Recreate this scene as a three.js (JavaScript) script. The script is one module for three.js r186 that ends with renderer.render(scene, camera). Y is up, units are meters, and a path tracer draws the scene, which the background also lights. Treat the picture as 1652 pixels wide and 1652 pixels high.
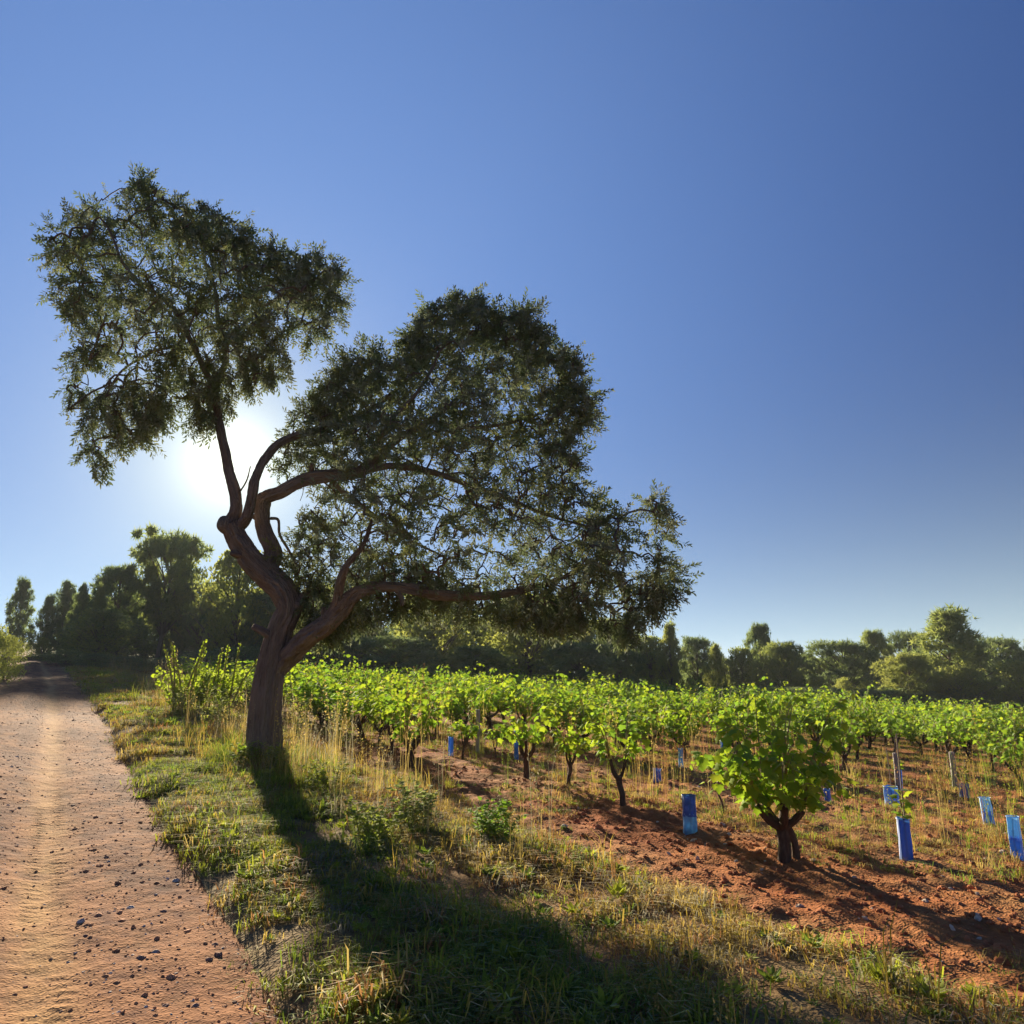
import * as THREE from 'three';
import { mergeGeometries } from 'three/addons/utils/BufferGeometryUtils.js';

// ---------- camera, sky, sun, exposure ----------
const scene = new THREE.Scene();
const FOCAL = 1180 / 826;                                   // focal length over half the picture
const camera = new THREE.PerspectiveCamera(2 * Math.atan(1 / FOCAL) * 180 / Math.PI, 1, 0.1, 4000);
const PITCH = Math.atan(254 / 1180), EYE = 1.5;
camera.position.set(0, EYE, 0);
camera.rotation.set(PITCH, 0, 0);
const renderer = new THREE.WebGLRenderer({ antialias: true });
renderer.setSize(1024, 1024);
renderer.toneMapping = THREE.LinearToneMapping;
renderer.toneMappingExposure = 3.2;
renderer.shadowMap.enabled = true;
const EXPOSURE = renderer.toneMappingExposure;
const sunDir = new THREE.Vector3(-154.11, 112.16, -385.58).normalize();
const sun = new THREE.DirectionalLight(new THREE.Color().setRGB(1, 0.86, 0.64), 5);
sun.position.copy(sunDir).multiplyScalar(150);
sun.castShadow = true;
Object.assign(sun.shadow.camera, { left: -70, right: 70, top: 70, bottom: -70, near: 1, far: 320 });
sun.shadow.mapSize.set(4096, 4096);
sun.shadow.radius = 2.5;
scene.add(sun, sun.target);
{ // clear morning sky: blue overhead, pale at the horizon, bright air round the sun
  const W = 2048, H = 1024, data = new Float32Array(W * H * 4), d = new THREE.Vector3();
  const K = [[0.013, 0.05, 0.192], [0.59, 0.75, 0.57], [0.19, 0.285, 0.415], [1.15, 1.03, 0.31]];
  for (let j = 0; j < H; j++) for (let i = 0; i < W; i++) {
    const lat = ((j + 0.5) / H - 0.5) * Math.PI, lon = ((i + 0.5) / W - 0.5) * 2 * Math.PI;
    d.set(Math.cos(lat) * Math.cos(lon), Math.sin(lat), Math.cos(lat) * Math.sin(lon));
    const e = Math.max(0, lat * 180 / Math.PI), g = Math.acos(Math.min(1, d.dot(sunDir))) * 180 / Math.PI;
    const b = [1 + Math.cos(g * Math.PI / 180) ** 2, Math.exp(-e / 6), Math.exp(-((g / 45) ** 2)), Math.exp(-g / 5)], core = 0.35 * Math.exp(-((g / 2.8) ** 2));
    for (let c = 0; c < 3; c++) {
      let v = core; for (let k = 0; k < 4; k++) v += b[k] * K[k][c];
      data[(j * W + i) * 4 + c] = Math.max(0.01, v) / EXPOSURE;
    }
    data[(j * W + i) * 4 + 3] = 1;
  }
  const t = new THREE.DataTexture(data, W, H, THREE.RGBAFormat, THREE.FloatType);
  t.mapping = THREE.EquirectangularReflectionMapping; t.magFilter = THREE.LinearFilter; t.colorSpace = THREE.LinearSRGBColorSpace; t.needsUpdate = true;
  scene.background = t; scene.environment = t;
}

// ---------- helpers ----------
const V = (x, y, z) => new THREE.Vector3(x, y, z);
const UP = V(0, 1, 0);
function rng(seed) { let a = seed >>> 0; return () => { a = (a + 0x6D2B79F5) >>> 0; let t = a; t = Math.imul(t ^ (t >>> 15), t | 1); t ^= t + Math.imul(t ^ (t >>> 7), t | 61); return ((t ^ (t >>> 14)) >>> 0) / 4294967296; }; }
function hash3(x, y, z) { let n = Math.imul(x, 374761393) ^ Math.imul(y, 668265263) ^ Math.imul(z, 2147483647 - 1274126177); n = Math.imul(n ^ (n >>> 13), 1274126177); return ((n ^ (n >>> 16)) >>> 0) / 4294967296; }
const sm = t => t * t * (3 - 2 * t), lerp = (a, b, t) => a + (b - a) * t, clamp = (v, a = 0, b = 1) => Math.min(b, Math.max(a, v));
const step = (a, b, v) => sm(clamp((v - a) / (b - a)));
function noise(x, y, z = 0) { // value noise, -1..1
  const xi = Math.floor(x), yi = Math.floor(y), zi = Math.floor(z), u = sm(x - xi), v = sm(y - yi), w = sm(z - zi);
  const L = k => lerp(lerp(hash3(xi, yi, zi + k), hash3(xi + 1, yi, zi + k), u), lerp(hash3(xi, yi + 1, zi + k), hash3(xi + 1, yi + 1, zi + k), u), v);
  return 2 * lerp(L(0), L(1), w) - 1;
}
const fbm = (x, y, z = 0, o = 4) => { let s = 0, a = 0.5; for (let i = 0; i < o; i++) { s += a * noise(x, y, z); x = x * 2.03 + 17.1; y = y * 2.03 + 5.3; z = z * 2.03 + 9.7; a *= 0.5; } return s; };
const taken = new Map();
function numbered(name) { const k = taken.get(name) || 0; taken.set(name, k + 1); return k ? `${name}_${String(k).padStart(3, '0')}` : name; }
function thing(name, label, category, pos, group) {
  const o = new THREE.Group(); o.name = numbered(name); o.position.copy(pos); o.userData = { label, category }; if (group) o.userData.group = group; scene.add(o); return o;
}
function mesh(name, geometry, material, parent, kind) {
  const m = new THREE.Mesh(geometry, material); m.name = name; m.castShadow = m.receiveShadow = true; if (kind) m.userData.kind = kind; parent.add(m); return m;
}
function copies(name, geometry, material, list, parent, kind = 'stuff') { // list: {m: Matrix4, c: Color}
  const im = new THREE.InstancedMesh(geometry, material, list.length); im.name = name; im.castShadow = im.receiveShadow = true;
  list.forEach((e, i) => { im.setMatrixAt(i, e.m); if (e.c) im.setColorAt(i, e.c); });
  im.userData.kind = kind; parent.add(im); return im;
}
const top = (o, label, category, group) => { o.userData.label = label; o.userData.category = category; if (group) o.userData.group = group; return o; };
// where things stand: the hillside falls gently to the right
const baseHeight = x => { x = clamp(x, -70, 75); return -0.055 * x + (x < 0 ? 0.0003 : -0.0003) * x * x; };
// across: metres to the right of the track's line (its right edge lies near 0.87); along: metres up the track
const along = (x, z) => -0.52 * x - 0.854 * z, across = (x, z) => 0.854 * x - 0.52 * z;
const place = (n, s) => [0.854 * n - 0.52 * s, -0.52 * n - 0.854 * s];
const bend = s => -0.0005 * Math.max(0, s - 10) ** 2 * 0.9;  // the track bears slightly left far away
const ROAD_L = -1.75, ROAD_R = 0.87;
function soilHeight(x, z) {
  let h = baseHeight(x) + 0.05 * noise(x * 0.35, z * 0.35, 3);
  const n = across(x, z), s = along(x, z), rn = n - bend(s);
  const inRoad = step(ROAD_L - 0.25, ROAD_L + 0.1, rn) * (1 - step(ROAD_R - 0.1, ROAD_R + 0.3, rn));
  h -= 0.1 * inRoad;
  const verge = step(ROAD_R, ROAD_R + 0.5, rn) * (1 - step(3.2, 4.1, n));
  h += 0.08 * verge;
  const field = step(3.5, 4.4, n);
  const near = 1 - step(14, 26, Math.hypot(x, z));
  if (field > 0 && near > 0) h += field * near * (0.03 * fbm(x * 2.1, z * 2.1, 1, 3) + 0.05 * fbm(x * 6.3, z * 6.3, 7, 2) + 0.025 * Math.sin((n + 0.15 * noise(x, z)) * 9) * clamp(noise(x * 0.6, z * 0.6, 5) + 0.5));
  if (inRoad < 1 && field < 1) h += 0.03 * fbm(x * 3, z * 3, 2, 2) * (1 - inRoad);
  return h;
}
const ray = (px, py) => { const X = (px - 826) / 1180, Y = -(py - 826) / 1180, c = Math.cos(PITCH), s = Math.sin(PITCH); return V(X, Y * c + s, -(c - Y * s)); };
function site(px, py) { const d = ray(px, py); let t = 1; while (t < 300 && EYE + d.y * t > baseHeight(d.x * t)) t *= 1.002; return V(d.x * t, soilHeight(d.x * t, d.z * t), d.z * t); }
function spot(px, py, depth) { const d = ray(px, py); return d.multiplyScalar(depth / -d.z).add(V(0, EYE, 0)); } // point at a distance along the view
const onSoil = (x, z, dip = 0) => V(x, soilHeight(x, z) - dip, z);

// tubes with changing radius; uv in metres
function tube(pts, rad, sides = 8, { gnarl = 0, seed = 0, rings = 0, cap = true, flare, fissure = 0 } = {}) {
  const curve = new THREE.CatmullRomCurve3(pts, false, 'centripetal'), len = curve.getLength(), N = rings || Math.max(2, pts.length * 3);
  const pos = [], uv = [], idx = []; let nrm = null;
  for (let i = 0; i <= N; i++) {
    const t = i / N, p = curve.getPoint(t), tan = curve.getTangent(t);
    if (!nrm) { nrm = V(1, 0, 0).addScaledVector(tan, -tan.x); if (nrm.lengthSq() < 0.01) nrm = V(0, 0, 1).addScaledVector(tan, -tan.z); nrm.normalize(); }
    else nrm.addScaledVector(tan, -tan.dot(nrm)).normalize();
    const b = V().crossVectors(tan, nrm), f = t * (rad.length - 1), k = Math.min(rad.length - 2, Math.floor(f)), r0 = lerp(rad[k], rad[k + 1], f - k);
    for (let j = 0; j <= sides; j++) {
      const a = (j % sides) / sides * 2 * Math.PI; let r = r0;
      const q = V().addScaledVector(nrm, Math.cos(a)).addScaledVector(b, Math.sin(a));
      if (gnarl) r *= 1 + gnarl * (0.9 * noise(Math.cos(a) * 1.6 + seed, Math.sin(a) * 1.6, t * len / (r0 * 7) + seed) + 0.45 * noise(Math.cos(a) * 4 + seed, Math.sin(a) * 4, t * len / (r0 * 3)) + 0.4 * noise(Math.cos(a) * 8 + seed, Math.sin(a) * 8, t * len / (r0 * 5)));
      if (fissure) { const l = t * len, k = r0 * 26, g1 = Math.abs(noise(Math.cos(a) * k * 0.8 + seed, Math.sin(a) * k * 0.8, l * 3.2)), g2 = Math.abs(noise(Math.cos(a) * k * 1.7 + seed, Math.sin(a) * k * 1.7 + 4, l * 8)); r -= fissure * (Math.max(0, 1 - g1 / 0.2) + 0.6 * Math.max(0, 1 - g2 / 0.2)); }
      if (flare) r *= 1 + flare(t, a);
      pos.push(p.x + q.x * r, p.y + q.y * r, p.z + q.z * r); uv.push(j / sides * 2 * Math.PI * rad[0], t * len);
    }
  }
  const S = sides + 1;
  for (let i = 0; i < N; i++) for (let j = 0; j < sides; j++) { const a = i * S + j, b = a + S; idx.push(a, a + 1, b, a + 1, b + 1, b); }
  if (cap) { const e = curve.getPoint(1), c = pos.length / 3; pos.push(e.x, e.y, e.z); uv.push(0, len); for (let j = 0; j < sides; j++) idx.push(N * S + j, N * S + j + 1, c); }
  const g = new THREE.BufferGeometry();
  g.setAttribute('position', new THREE.Float32BufferAttribute(pos, 3)); g.setAttribute('uv', new THREE.Float32BufferAttribute(uv, 2)); g.setIndex(idx); g.computeVertexNormals();
  return g;
}
class Leaves { // collects many small blades into one geometry
  constructor() { this.p = []; this.i = []; this.v = V(); }
  add(shape, m) { const o = this.p.length / 3; for (const q of shape.v) { this.v.set(q[0], q[1], q[2]).applyMatrix4(m); this.p.push(this.v.x, this.v.y, this.v.z); } for (const t of shape.f) this.i.push(t + o); }
  build() { const g = new THREE.BufferGeometry(); g.setAttribute('position', new THREE.Float32BufferAttribute(this.p, 3)); g.setIndex(this.i); g.computeVertexNormals(); g.setAttribute('uv', new THREE.Float32BufferAttribute(new Float32Array(this.p.length / 3 * 2), 2)); return g; }
}
const basis = (pos, dir, normal, sx, sy = sx, sz = sx) => { // blade along dir, face towards normal
  const y = dir.clone().normalize(), z = normal.clone().addScaledVector(y, -normal.dot(y)); if (z.lengthSq() < 1e-4) z.set(0.3, 0.7, 0.6).addScaledVector(y, -y.dot(z)); z.normalize();
  const x = V().crossVectors(y, z); return new THREE.Matrix4().makeBasis(x.multiplyScalar(sx), y.multiplyScalar(sy), z.multiplyScalar(sz)).setPosition(pos);
};
const ball = r => { const u = 2 * r() - 1, a = 2 * Math.PI * r(), s = Math.sqrt(1 - u * u); return V(s * Math.cos(a), u, s * Math.sin(a)); };

// ---------- materials ----------
const rgb = (r, g, b) => new THREE.Color().setRGB(r, g, b);
function texture(w, h, f, srgb) {
  const d = new Uint8Array(w * h * 4);
  for (let j = 0; j < h; j++) for (let i = 0; i < w; i++) { const c = f(i / w, j / h), o = (j * w + i) * 4; for (let k = 0; k < 3; k++) { let v = clamp(c[k]); if (srgb) v = v <= 0.0031308 ? v * 12.92 : 1.055 * v ** (1 / 2.4) - 0.055; d[o + k] = v * 255; } d[o + 3] = 255; }
  const t = new THREE.DataTexture(d, w, h); t.wrapS = t.wrapT = THREE.RepeatWrapping; t.magFilter = THREE.LinearFilter; t.minFilter = THREE.LinearMipmapLinearFilter; t.generateMipmaps = true; if (srgb) t.colorSpace = THREE.SRGBColorSpace; t.needsUpdate = true; return t;
}
const tnoise = (u, v, f, s, z = 0) => { // tiling noise
  const x = u * f, y = v * s, xi = Math.floor(x), yi = Math.floor(y), a = sm(x - xi), b = sm(y - yi), H = (i, j) => hash3(((i % f) + f) % f, ((j % s) + s) % s, z);
  return lerp(lerp(H(xi, yi), H(xi + 1, yi), a), lerp(H(xi, yi + 1), H(xi + 1, yi + 1), a), b);
};
const barkTone = (u, v) => 0.42 * tnoise(u, v, 14, 6, 1) + 0.33 * tnoise(u, v, 34, 11, 2) + 0.25 * tnoise(u, v, 90, 40, 3);
const barkMap = texture(256, 512, (u, v) => { const t = barkTone(u, v), k = 0.55 + 0.9 * t, m = tnoise(u, v, 6, 5, 9); return [0.195 * k, (0.15 + 0.018 * m) * k, (0.122 + 0.012 * m) * k]; }, true);
const barkBump = texture(256, 512, (u, v) => { const t = barkTone(u, v); return [t, t, t]; });
const bark = (color, scale = 1) => { const a = barkMap.clone(), b = barkBump.clone(); a.repeat.set(scale, scale * 0.6); b.repeat.copy(a.repeat); a.needsUpdate = b.needsUpdate = true; return new THREE.MeshPhysicalMaterial({ specularIntensity: 0.25, map: a, bumpMap: b, bumpScale: 0.07 / scale, roughness: 0.92, color }); };
const M = {
  oliveBark: bark(rgb(1.05, 1.0, 0.98), 1.1), vineBark: bark(rgb(0.52, 0.43, 0.38), 5), pineBark: bark(rgb(0.9, 0.85, 0.8), 0.8),
  twig: new THREE.MeshStandardMaterial({ color: rgb(0.12, 0.085, 0.062), roughness: 0.9 }),
  cane: new THREE.MeshStandardMaterial({ color: rgb(0.24, 0.2, 0.06), roughness: 0.7 }),
};
const leafMat = (r, g, b, t, rough = 0.9, spec = 0.25) => new THREE.MeshPhysicalMaterial({ color: rgb(r, g, b), roughness: rough, transmission: t, thickness: 0, specularIntensity: spec, side: THREE.DoubleSide });
M.olive = [leafMat(0.15, 0.19, 0.085, 0.32), leafMat(0.23, 0.26, 0.17, 0.3), leafMat(0.2, 0.21, 0.075, 0.36)];
M.vine = [leafMat(0.26, 0.39, 0.026, 0.6), leafMat(0.34, 0.44, 0.026, 0.6), leafMat(0.19, 0.33, 0.03, 0.56), leafMat(0.37, 0.44, 0.03, 0.58)];
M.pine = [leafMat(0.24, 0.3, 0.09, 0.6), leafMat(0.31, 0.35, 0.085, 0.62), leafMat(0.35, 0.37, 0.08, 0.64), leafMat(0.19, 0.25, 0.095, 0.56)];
M.bush = leafMat(0.34, 0.42, 0.05, 0.55);
M.grass = leafMat(1, 1, 1, 0.55);

// ---------- ground ----------
const soilTone = (u, v) => 0.35 * tnoise(u, v, 8, 8, 11) + 0.3 * tnoise(u, v, 24, 24, 12) + 0.15 * tnoise(u, v, 70, 70, 13) + 0.2 * Math.max(0, tnoise(u, v, 150, 150, 14) * 2 - 1) + 0.1 * tnoise(u, v, 230, 230, 15);
const soilMap = texture(512, 512, (u, v) => { const t = 0.3 + 1.4 * soilTone(u, v); return [t, t * (0.96 + 0.06 * tnoise(u, v, 12, 12, 21)), t * (0.94 + 0.1 * tnoise(u, v, 20, 20, 22))]; }, false);
const soilBump = texture(512, 512, (u, v) => { const t = soilTone(u, v); return [t, t, t]; });
for (const t of [soilMap, soilBump]) t.repeat.set(1 / 1.7, 1 / 1.7);
M.soil = new THREE.MeshPhysicalMaterial({ specularIntensity: 0.08, map: soilMap, bumpMap: soilBump, bumpScale: 0.03, roughness: 0.95, vertexColors: true });
function axis(lo, hi, stepSize, loEnd, hiEnd, ratio) {
  const a = []; for (let v = lo; v <= hi + 1e-6; v += stepSize) a.push(v);
  let s = stepSize, v = hi; while (v < hiEnd) { s *= ratio; v += s; a.push(v); }
  s = stepSize; v = lo; while (v > loEnd) { s *= ratio; v -= s; a.unshift(v); } return a;
}
{
  const xs = axis(-9, 13, 0.075, -1600, 1600, 1.1), zs = axis(-17, -2.5, 0.075, -1700, 300, 1.1), W = xs.length, pos = [], col = [], uv = [], idx = [], c = new THREE.Color();
  for (const z of zs) for (const x of xs) {
    const y = soilHeight(x, z), n = across(x, z), s = along(x, z); pos.push(x, y, z); uv.push(x, z);
    const p1 = fbm(x * 0.8, z * 0.8, 4, 4), p2 = fbm(x * 3.1, z * 3.1, 8, 3), field = step(3.3, 4.5, n + 0.5 * p1);
    const red = [0.33, 0.115, 0.042], dry = [0.36, 0.2, 0.082], litter = [0.2, 0.15, 0.075], green = [0.13, 0.13, 0.045];
    const k = clamp(0.5 + 1.2 * p1 + 0.5 * p2), far = step(14, 40, Math.hypot(x, z));
    for (let i = 0; i < 3; i++) {
      const f = lerp(lerp(red[i], dry[i], k * 0.7), green[i], far * 0.5), v = lerp(litter[i], dry[i] * 0.8, clamp(0.4 + p1 + 0.6 * p2));
      const far2 = step(44, 70, Math.hypot(x, z)); col.push(lerp(lerp(v, f, field), green[i] * 0.9, far2));
    }
  }
  for (let j = 0; j < zs.length - 1; j++) for (let i = 0; i < W - 1; i++) { const a = j * W + i, b = a + W; idx.push(a, b, a + 1, b, b + 1, a + 1); }
  const g = new THREE.BufferGeometry(); g.setAttribute('position', new THREE.Float32BufferAttribute(pos, 3)); g.setAttribute('color', new THREE.Float32BufferAttribute(col, 3)); g.setAttribute('uv', new THREE.Float32BufferAttribute(uv, 2)); g.setIndex(idx); g.computeVertexNormals();
  top(mesh('ground', g, M.soil, scene, 'structure'), 'red clay vineyard soil and grassy verge sloping gently to the right', 'ground');
}
// the dirt track: wheel ruts, a lighter band printed by tyre treads, ragged right edge
function roadHeight(n, s) { // n measured from the track's own line
  const [x, z] = place(n + bend(s), s); let h = baseHeight(x) + 0.05 * noise(x * 0.35, z * 0.35, 3) - 0.02;
  const rut = (c, w) => Math.exp(-(((n - c) / w) ** 2));
  h -= 0.035 * rut(0.08, 0.2) + 0.03 * rut(-1.2, 0.25) - 0.02 * rut(-0.6, 0.3);
  const near = 1 - step(12, 22, s);
  h += near * (0.016 * fbm(x * 2.5, z * 2.5, 2, 2) + 0.004 * fbm(x * 16, z * 16, 6, 2));
  for (const c of [0.0, 0.15]) { const t = rut(c, 0.06); if (t > 0.2) h += near * 0.005 * t * Math.sin(s * 70 + Math.abs(n - c) * 45) * clamp(0.6 + noise(s * 1.7, c * 9)); }
  h -= 0.16 * step(ROAD_R + 0.05, ROAD_R + 0.4, n + 0.12 * fbm(s * 1.3, 2, 0, 3)) + 0.16 * (1 - step(ROAD_L - 0.35, ROAD_L, n + 0.12 * fbm(s * 1.3, 9, 0, 3)));
  return h;
}
{
  const ns = []; for (let n = ROAD_L - 0.4; n <= ROAD_R + 0.45; n += 0.03) ns.push(n);
  const ss = []; let s = -6, d = 0.1; while (s < 110) { ss.push(s); d = s < 2.5 ? 0.1 : s < 9 ? 0.028 : Math.min(1, d * 1.015); s += d; }
  const W = ns.length, pos = [], col = [], uv = [], idx = [];
  for (const s of ss) for (const n of ns) {
    const [x, z] = place(n + bend(s), s); pos.push(x, roadHeight(n, s), z); uv.push(x * 1.3, z * 1.3);
    const p = fbm(x * 1.1, z * 1.1, 12, 4), q = fbm(n * 5, s * 0.9, 15, 3), band = Math.exp(-(((n - 0.09 + 0.05 * noise(s * 0.7, 1)) / 0.15) ** 2)) + 0.45 * Math.exp(-(((n + 1.25) / 0.2) ** 2));
    const a = [0.16, 0.07, 0.038], b = [0.3, 0.138, 0.062], c = [0.44, 0.25, 0.105];
    for (let i = 0; i < 3; i++) col.push(lerp(lerp(a[i], b[i], clamp(0.55 + 1.6 * p + 1.3 * q + 1.3 * fbm(x * 7, z * 7, 19, 2) + 1.3 * fbm(x * 22, z * 22, 29, 2) - 0.55 * Math.exp(-(((n + 0.32) / 0.2) ** 2)))), c[i], clamp(0.75 * band * (1 + 0.8 * fbm(x * 5, z * 5, 23, 2)))));
  }
  for (let j = 0; j < ss.length - 1; j++) for (let i = 0; i < W - 1; i++) { const a = j * W + i, b = a + W; idx.push(a, a + 1, b, a + 1, b + 1, b); }
  const g = new THREE.BufferGeometry(); g.setAttribute('position', new THREE.Float32BufferAttribute(pos, 3)); g.setAttribute('color', new THREE.Float32BufferAttribute(col, 3)); g.setAttribute('uv', new THREE.Float32BufferAttribute(uv, 2)); g.setIndex(idx); g.computeVertexNormals();
  const m = M.soil.clone(); m.bumpScale = 0.014; top(mesh('dirt_track', g, m, scene, 'structure'), 'reddish dirt track with tyre tread prints running away on the left', 'track');
}
// stones on the track, clods in the field
function stoneShape(seed) { const g = new THREE.IcosahedronGeometry(1, 1), p = g.attributes.position; for (let i = 0; i < p.count; i++) { const x = p.getX(i), y = p.getY(i), z = p.getZ(i), k = 1 + 0.42 * noise(x * 1.5 + seed, y * 1.5, z * 1.5); p.setXYZ(i, x * k, y * k * 0.5, z * k * 0.85); } g.computeVertexNormals(); return g; }
{
  const r = rng(5), E_ = new THREE.Euler(), Q = new THREE.Quaternion(), mat = new THREE.MeshPhysicalMaterial({ color: rgb(1, 1, 1), roughness: 0.9, specularIntensity: 0.2 });
  const scatter = (count, f) => { const L = []; let guard = 0; while (L.length < count && guard++ < count * 30) { const e = f(); if (!e) continue; const [x, y, z, s, c] = e; Q.setFromEuler(E_.set(r() * 0.7, r() * 6.3, r() * 0.7)); L.push({ m: new THREE.Matrix4().compose(V(x, y, z), Q, V(s * (0.8 + 0.5 * r()), s * (0.7 + 0.5 * r()), s)), c }); } return L; };
  const gravel = scatter(26000, () => {
    const s = 2.2 + 26 * r() ** 2.2, n = lerp(ROAD_L, ROAD_R + 0.1, r()); if (Math.abs(n - 0.08) < 0.16 && r() < 0.75) return null; const [x, z] = place(n + bend(s), s), k = 0.7 + 0.7 * r();
    const size = 0.003 + 0.01 * r() ** 3 + (r() < 0.05 ? 0.022 * r() : 0), t = r(); return [x, roadHeight(n, s) - size * 0.18, z, size, t < 0.15 ? rgb(0.42 * k, 0.36 * k, 0.3 * k) : t < 0.3 ? rgb(0.24 * k, 0.14 * k, 0.1 * k) : rgb(0.38 * k, 0.18 * k, 0.09 * k)];
  });
  top(copies('gravel', stoneShape(1), mat, gravel, scene), 'small stones strewn over the dirt track', 'gravel');
  const clods = scatter(9000, () => {
    const d = 3 + 17 * r() ** 1.4, a = lerp(-0.75, 0.66, r()), x = d * Math.sin(a), z = -d * Math.cos(a), n = across(x, z); if (n < 3.7 + r()) return null; if (noise(x * 0.9, z * 0.9, 31) < -0.1 - r() * 0.3) return null;
    const k = 0.7 + 0.6 * r(), size = 0.006 + 0.026 * r() ** 3.4, t = r(); return [x, soilHeight(x, z) + size * 0.1, z, size, t < 0.06 ? rgb(0.5 * k, 0.4 * k, 0.3 * k) : rgb(0.37 * k, 0.135 * k, 0.055 * k)];
  });
  top(copies('soil_clods', stoneShape(4), mat, clods, scene), 'crumbled red clods and stones on the vineyard soil', 'clods');
}

// ---------- the leaning olive tree ----------
const OLIVE_DEPTH = 10.69, PXM = 1180 / 10.95;               // pixels per metre there
{
  const base = onSoil(-3.46, -10.69, 0.05), tree = thing('olive_tree', 'large leaning olive tree with forked twisting trunk and two crowns beside the track', 'olive tree', base);
  const at = (px, py, back = 0) => spot(px, py, OLIVE_DEPTH + back).sub(base);
  // [x, y, radius in pixels, metres further back]
  const path = a => ({ p: a.map(e => at(e[0], e[1], e[3] || 0)), r: a.map(e => e[2] * (e[2] > 23 ? 0.82 : 0.96) / PXM) });
  const limbs = {
    trunk: [[424, 1252, 31], [425, 1215, 29], [426, 1170, 27], [432, 1110, 26], [441, 1060, 25], [455, 1010, 25], [466, 982, 25], [458, 955, 23], [432, 930, 21], [405, 902, 19, -0.05], [384, 872, 18, -0.1], [372, 846, 18, -0.15]],
    low: [[446, 1082, 12, 0.0], [470, 1052, 16, -0.08], [497, 1028, 17, -0.2], [527, 1007, 16, -0.35], [548, 985, 14, -0.45], [567, 962, 11.5, -0.5], [595, 949, 10, -0.5], [645, 948, 9, -0.45], [700, 958, 8, -0.35], [760, 962, 7, -0.2], [830, 955, 5.5, 0], [900, 935, 4, 0.2], [960, 905, 2.5, 0.3]],
    riser: [[533, 1003, 9, -0.38], [545, 970, 8.5, -0.55], [548, 940, 7.5, -0.7], [560, 912, 5, -0.8], [585, 880, 3.5, -0.9], [600, 840, 2.5, -0.95]],
    left: [[368, 852, 12, -0.15], [380, 828, 10, -0.15], [380, 800, 8.8, -0.12], [368, 755, 8, -0.05], [358, 705, 7, 0], [350, 655, 6.6, 0.05], [347, 628, 6.4, 0.08]],
    leftOuter: [[347, 630, 5.6, 0.08], [328, 592, 5.2, 0], [308, 552, 4.8, -0.1], [285, 505, 4.2, -0.2], [258, 478, 3.6, -0.3], [220, 450, 3, -0.4], [196, 420, 2.6, -0.45], [184, 388, 2.1, -0.5], [170, 360, 1.6, -0.5]],
    leftInner: [[347, 630, 5.4, 0.08], [359, 600, 5, 0.2], [365, 562, 4.5, 0.35], [352, 520, 3.8, 0.4], [348, 470, 3.2, 0.4], [330, 420, 2.6, 0.4], [320, 375, 1.8, 0.35]],
    leftSide: [[364, 560, 3.6, 0.35], [392, 525, 3.2, 0.2], [425, 495, 2.7, 0.1], [470, 470, 2.2, 0], [510, 450, 1.6, 0]],
    leftSpur: [[296, 558, 2.6, -0.1], [262, 563, 2.4, -0.3], [232, 575, 2, -0.5], [195, 600, 1.7, -0.6], [170, 640, 1.3, -0.65]],
    middle: [[376, 856, 11, -0.15], [396, 838, 8.5, -0.2], [405, 805, 7.5, -0.25], [412, 772, 7.2, -0.25], [426, 742, 6.8, -0.2], [448, 718, 6.4, -0.1], [480, 702, 6, 0.05], [525, 692, 5.4, 0.2], [575, 672, 4.8, 0.4], [620, 645, 4, 0.5], [660, 610, 3.2, 0.6], [690, 570, 2.4, 0.6]],
    right: [[438, 945, 15, 0.05], [432, 918, 15, 0.08], [441, 892, 14, 0.1], [430, 862, 13, 0.1], [424, 832, 12.5, 0.08], [428, 806, 12, 0.05], [452, 794, 11.5, 0], [490, 775, 11, -0.1], [530, 768, 10.5, -0.2], [572, 764, 9.5, -0.25], [605, 742, 8, -0.2], [640, 710, 6.5, -0.1], [690, 680, 5, 0.1], [740, 640, 3.8, 0.2], [780, 590, 2.6, 0.2]],
    rightLow: [[580, 763, 6.5, -0.25], [630, 752, 5.6, -0.4], [690, 760, 5, -0.5], [750, 780, 4.2, -0.5], [820, 805, 3.4, -0.4], [880, 830, 2.6, -0.3], [950, 850, 1.8, -0.2]],
    rightUp: [[590, 752, 4.4, -0.2], [612, 708, 4, -0.45], [628, 680, 3.6, -0.55], [668, 640, 3, -0.6], [700, 590, 2.4, -0.6]],
    rightFar: [[690, 680, 4, 0.1], [760, 690, 3.4, 0.4], [830, 680, 2.8, 0.6], [890, 660, 2, 0.7]],
    rightDip: [[530, 768, 4, -0.2], [560, 800, 3.4, 0.1], [610, 835, 2.8, 0.4], [660, 870, 2.2, 0.6], [720, 900, 1.7, 0.7]],
    sucker: [[436, 836, 2.6, 0.1], [448, 838, 2.4, 0.15], [451, 862, 2.2, 0.2], [466, 888, 2.1, 0.25], [474, 905, 1.8, 0.25], [478, 935, 1.2, 0.25]],
    spike: [[386, 795, 1.6, -0.12], [398, 775, 1.2, -0.15], [404, 752, 0.8, -0.18]],
  };
  const nodes = [];
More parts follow.
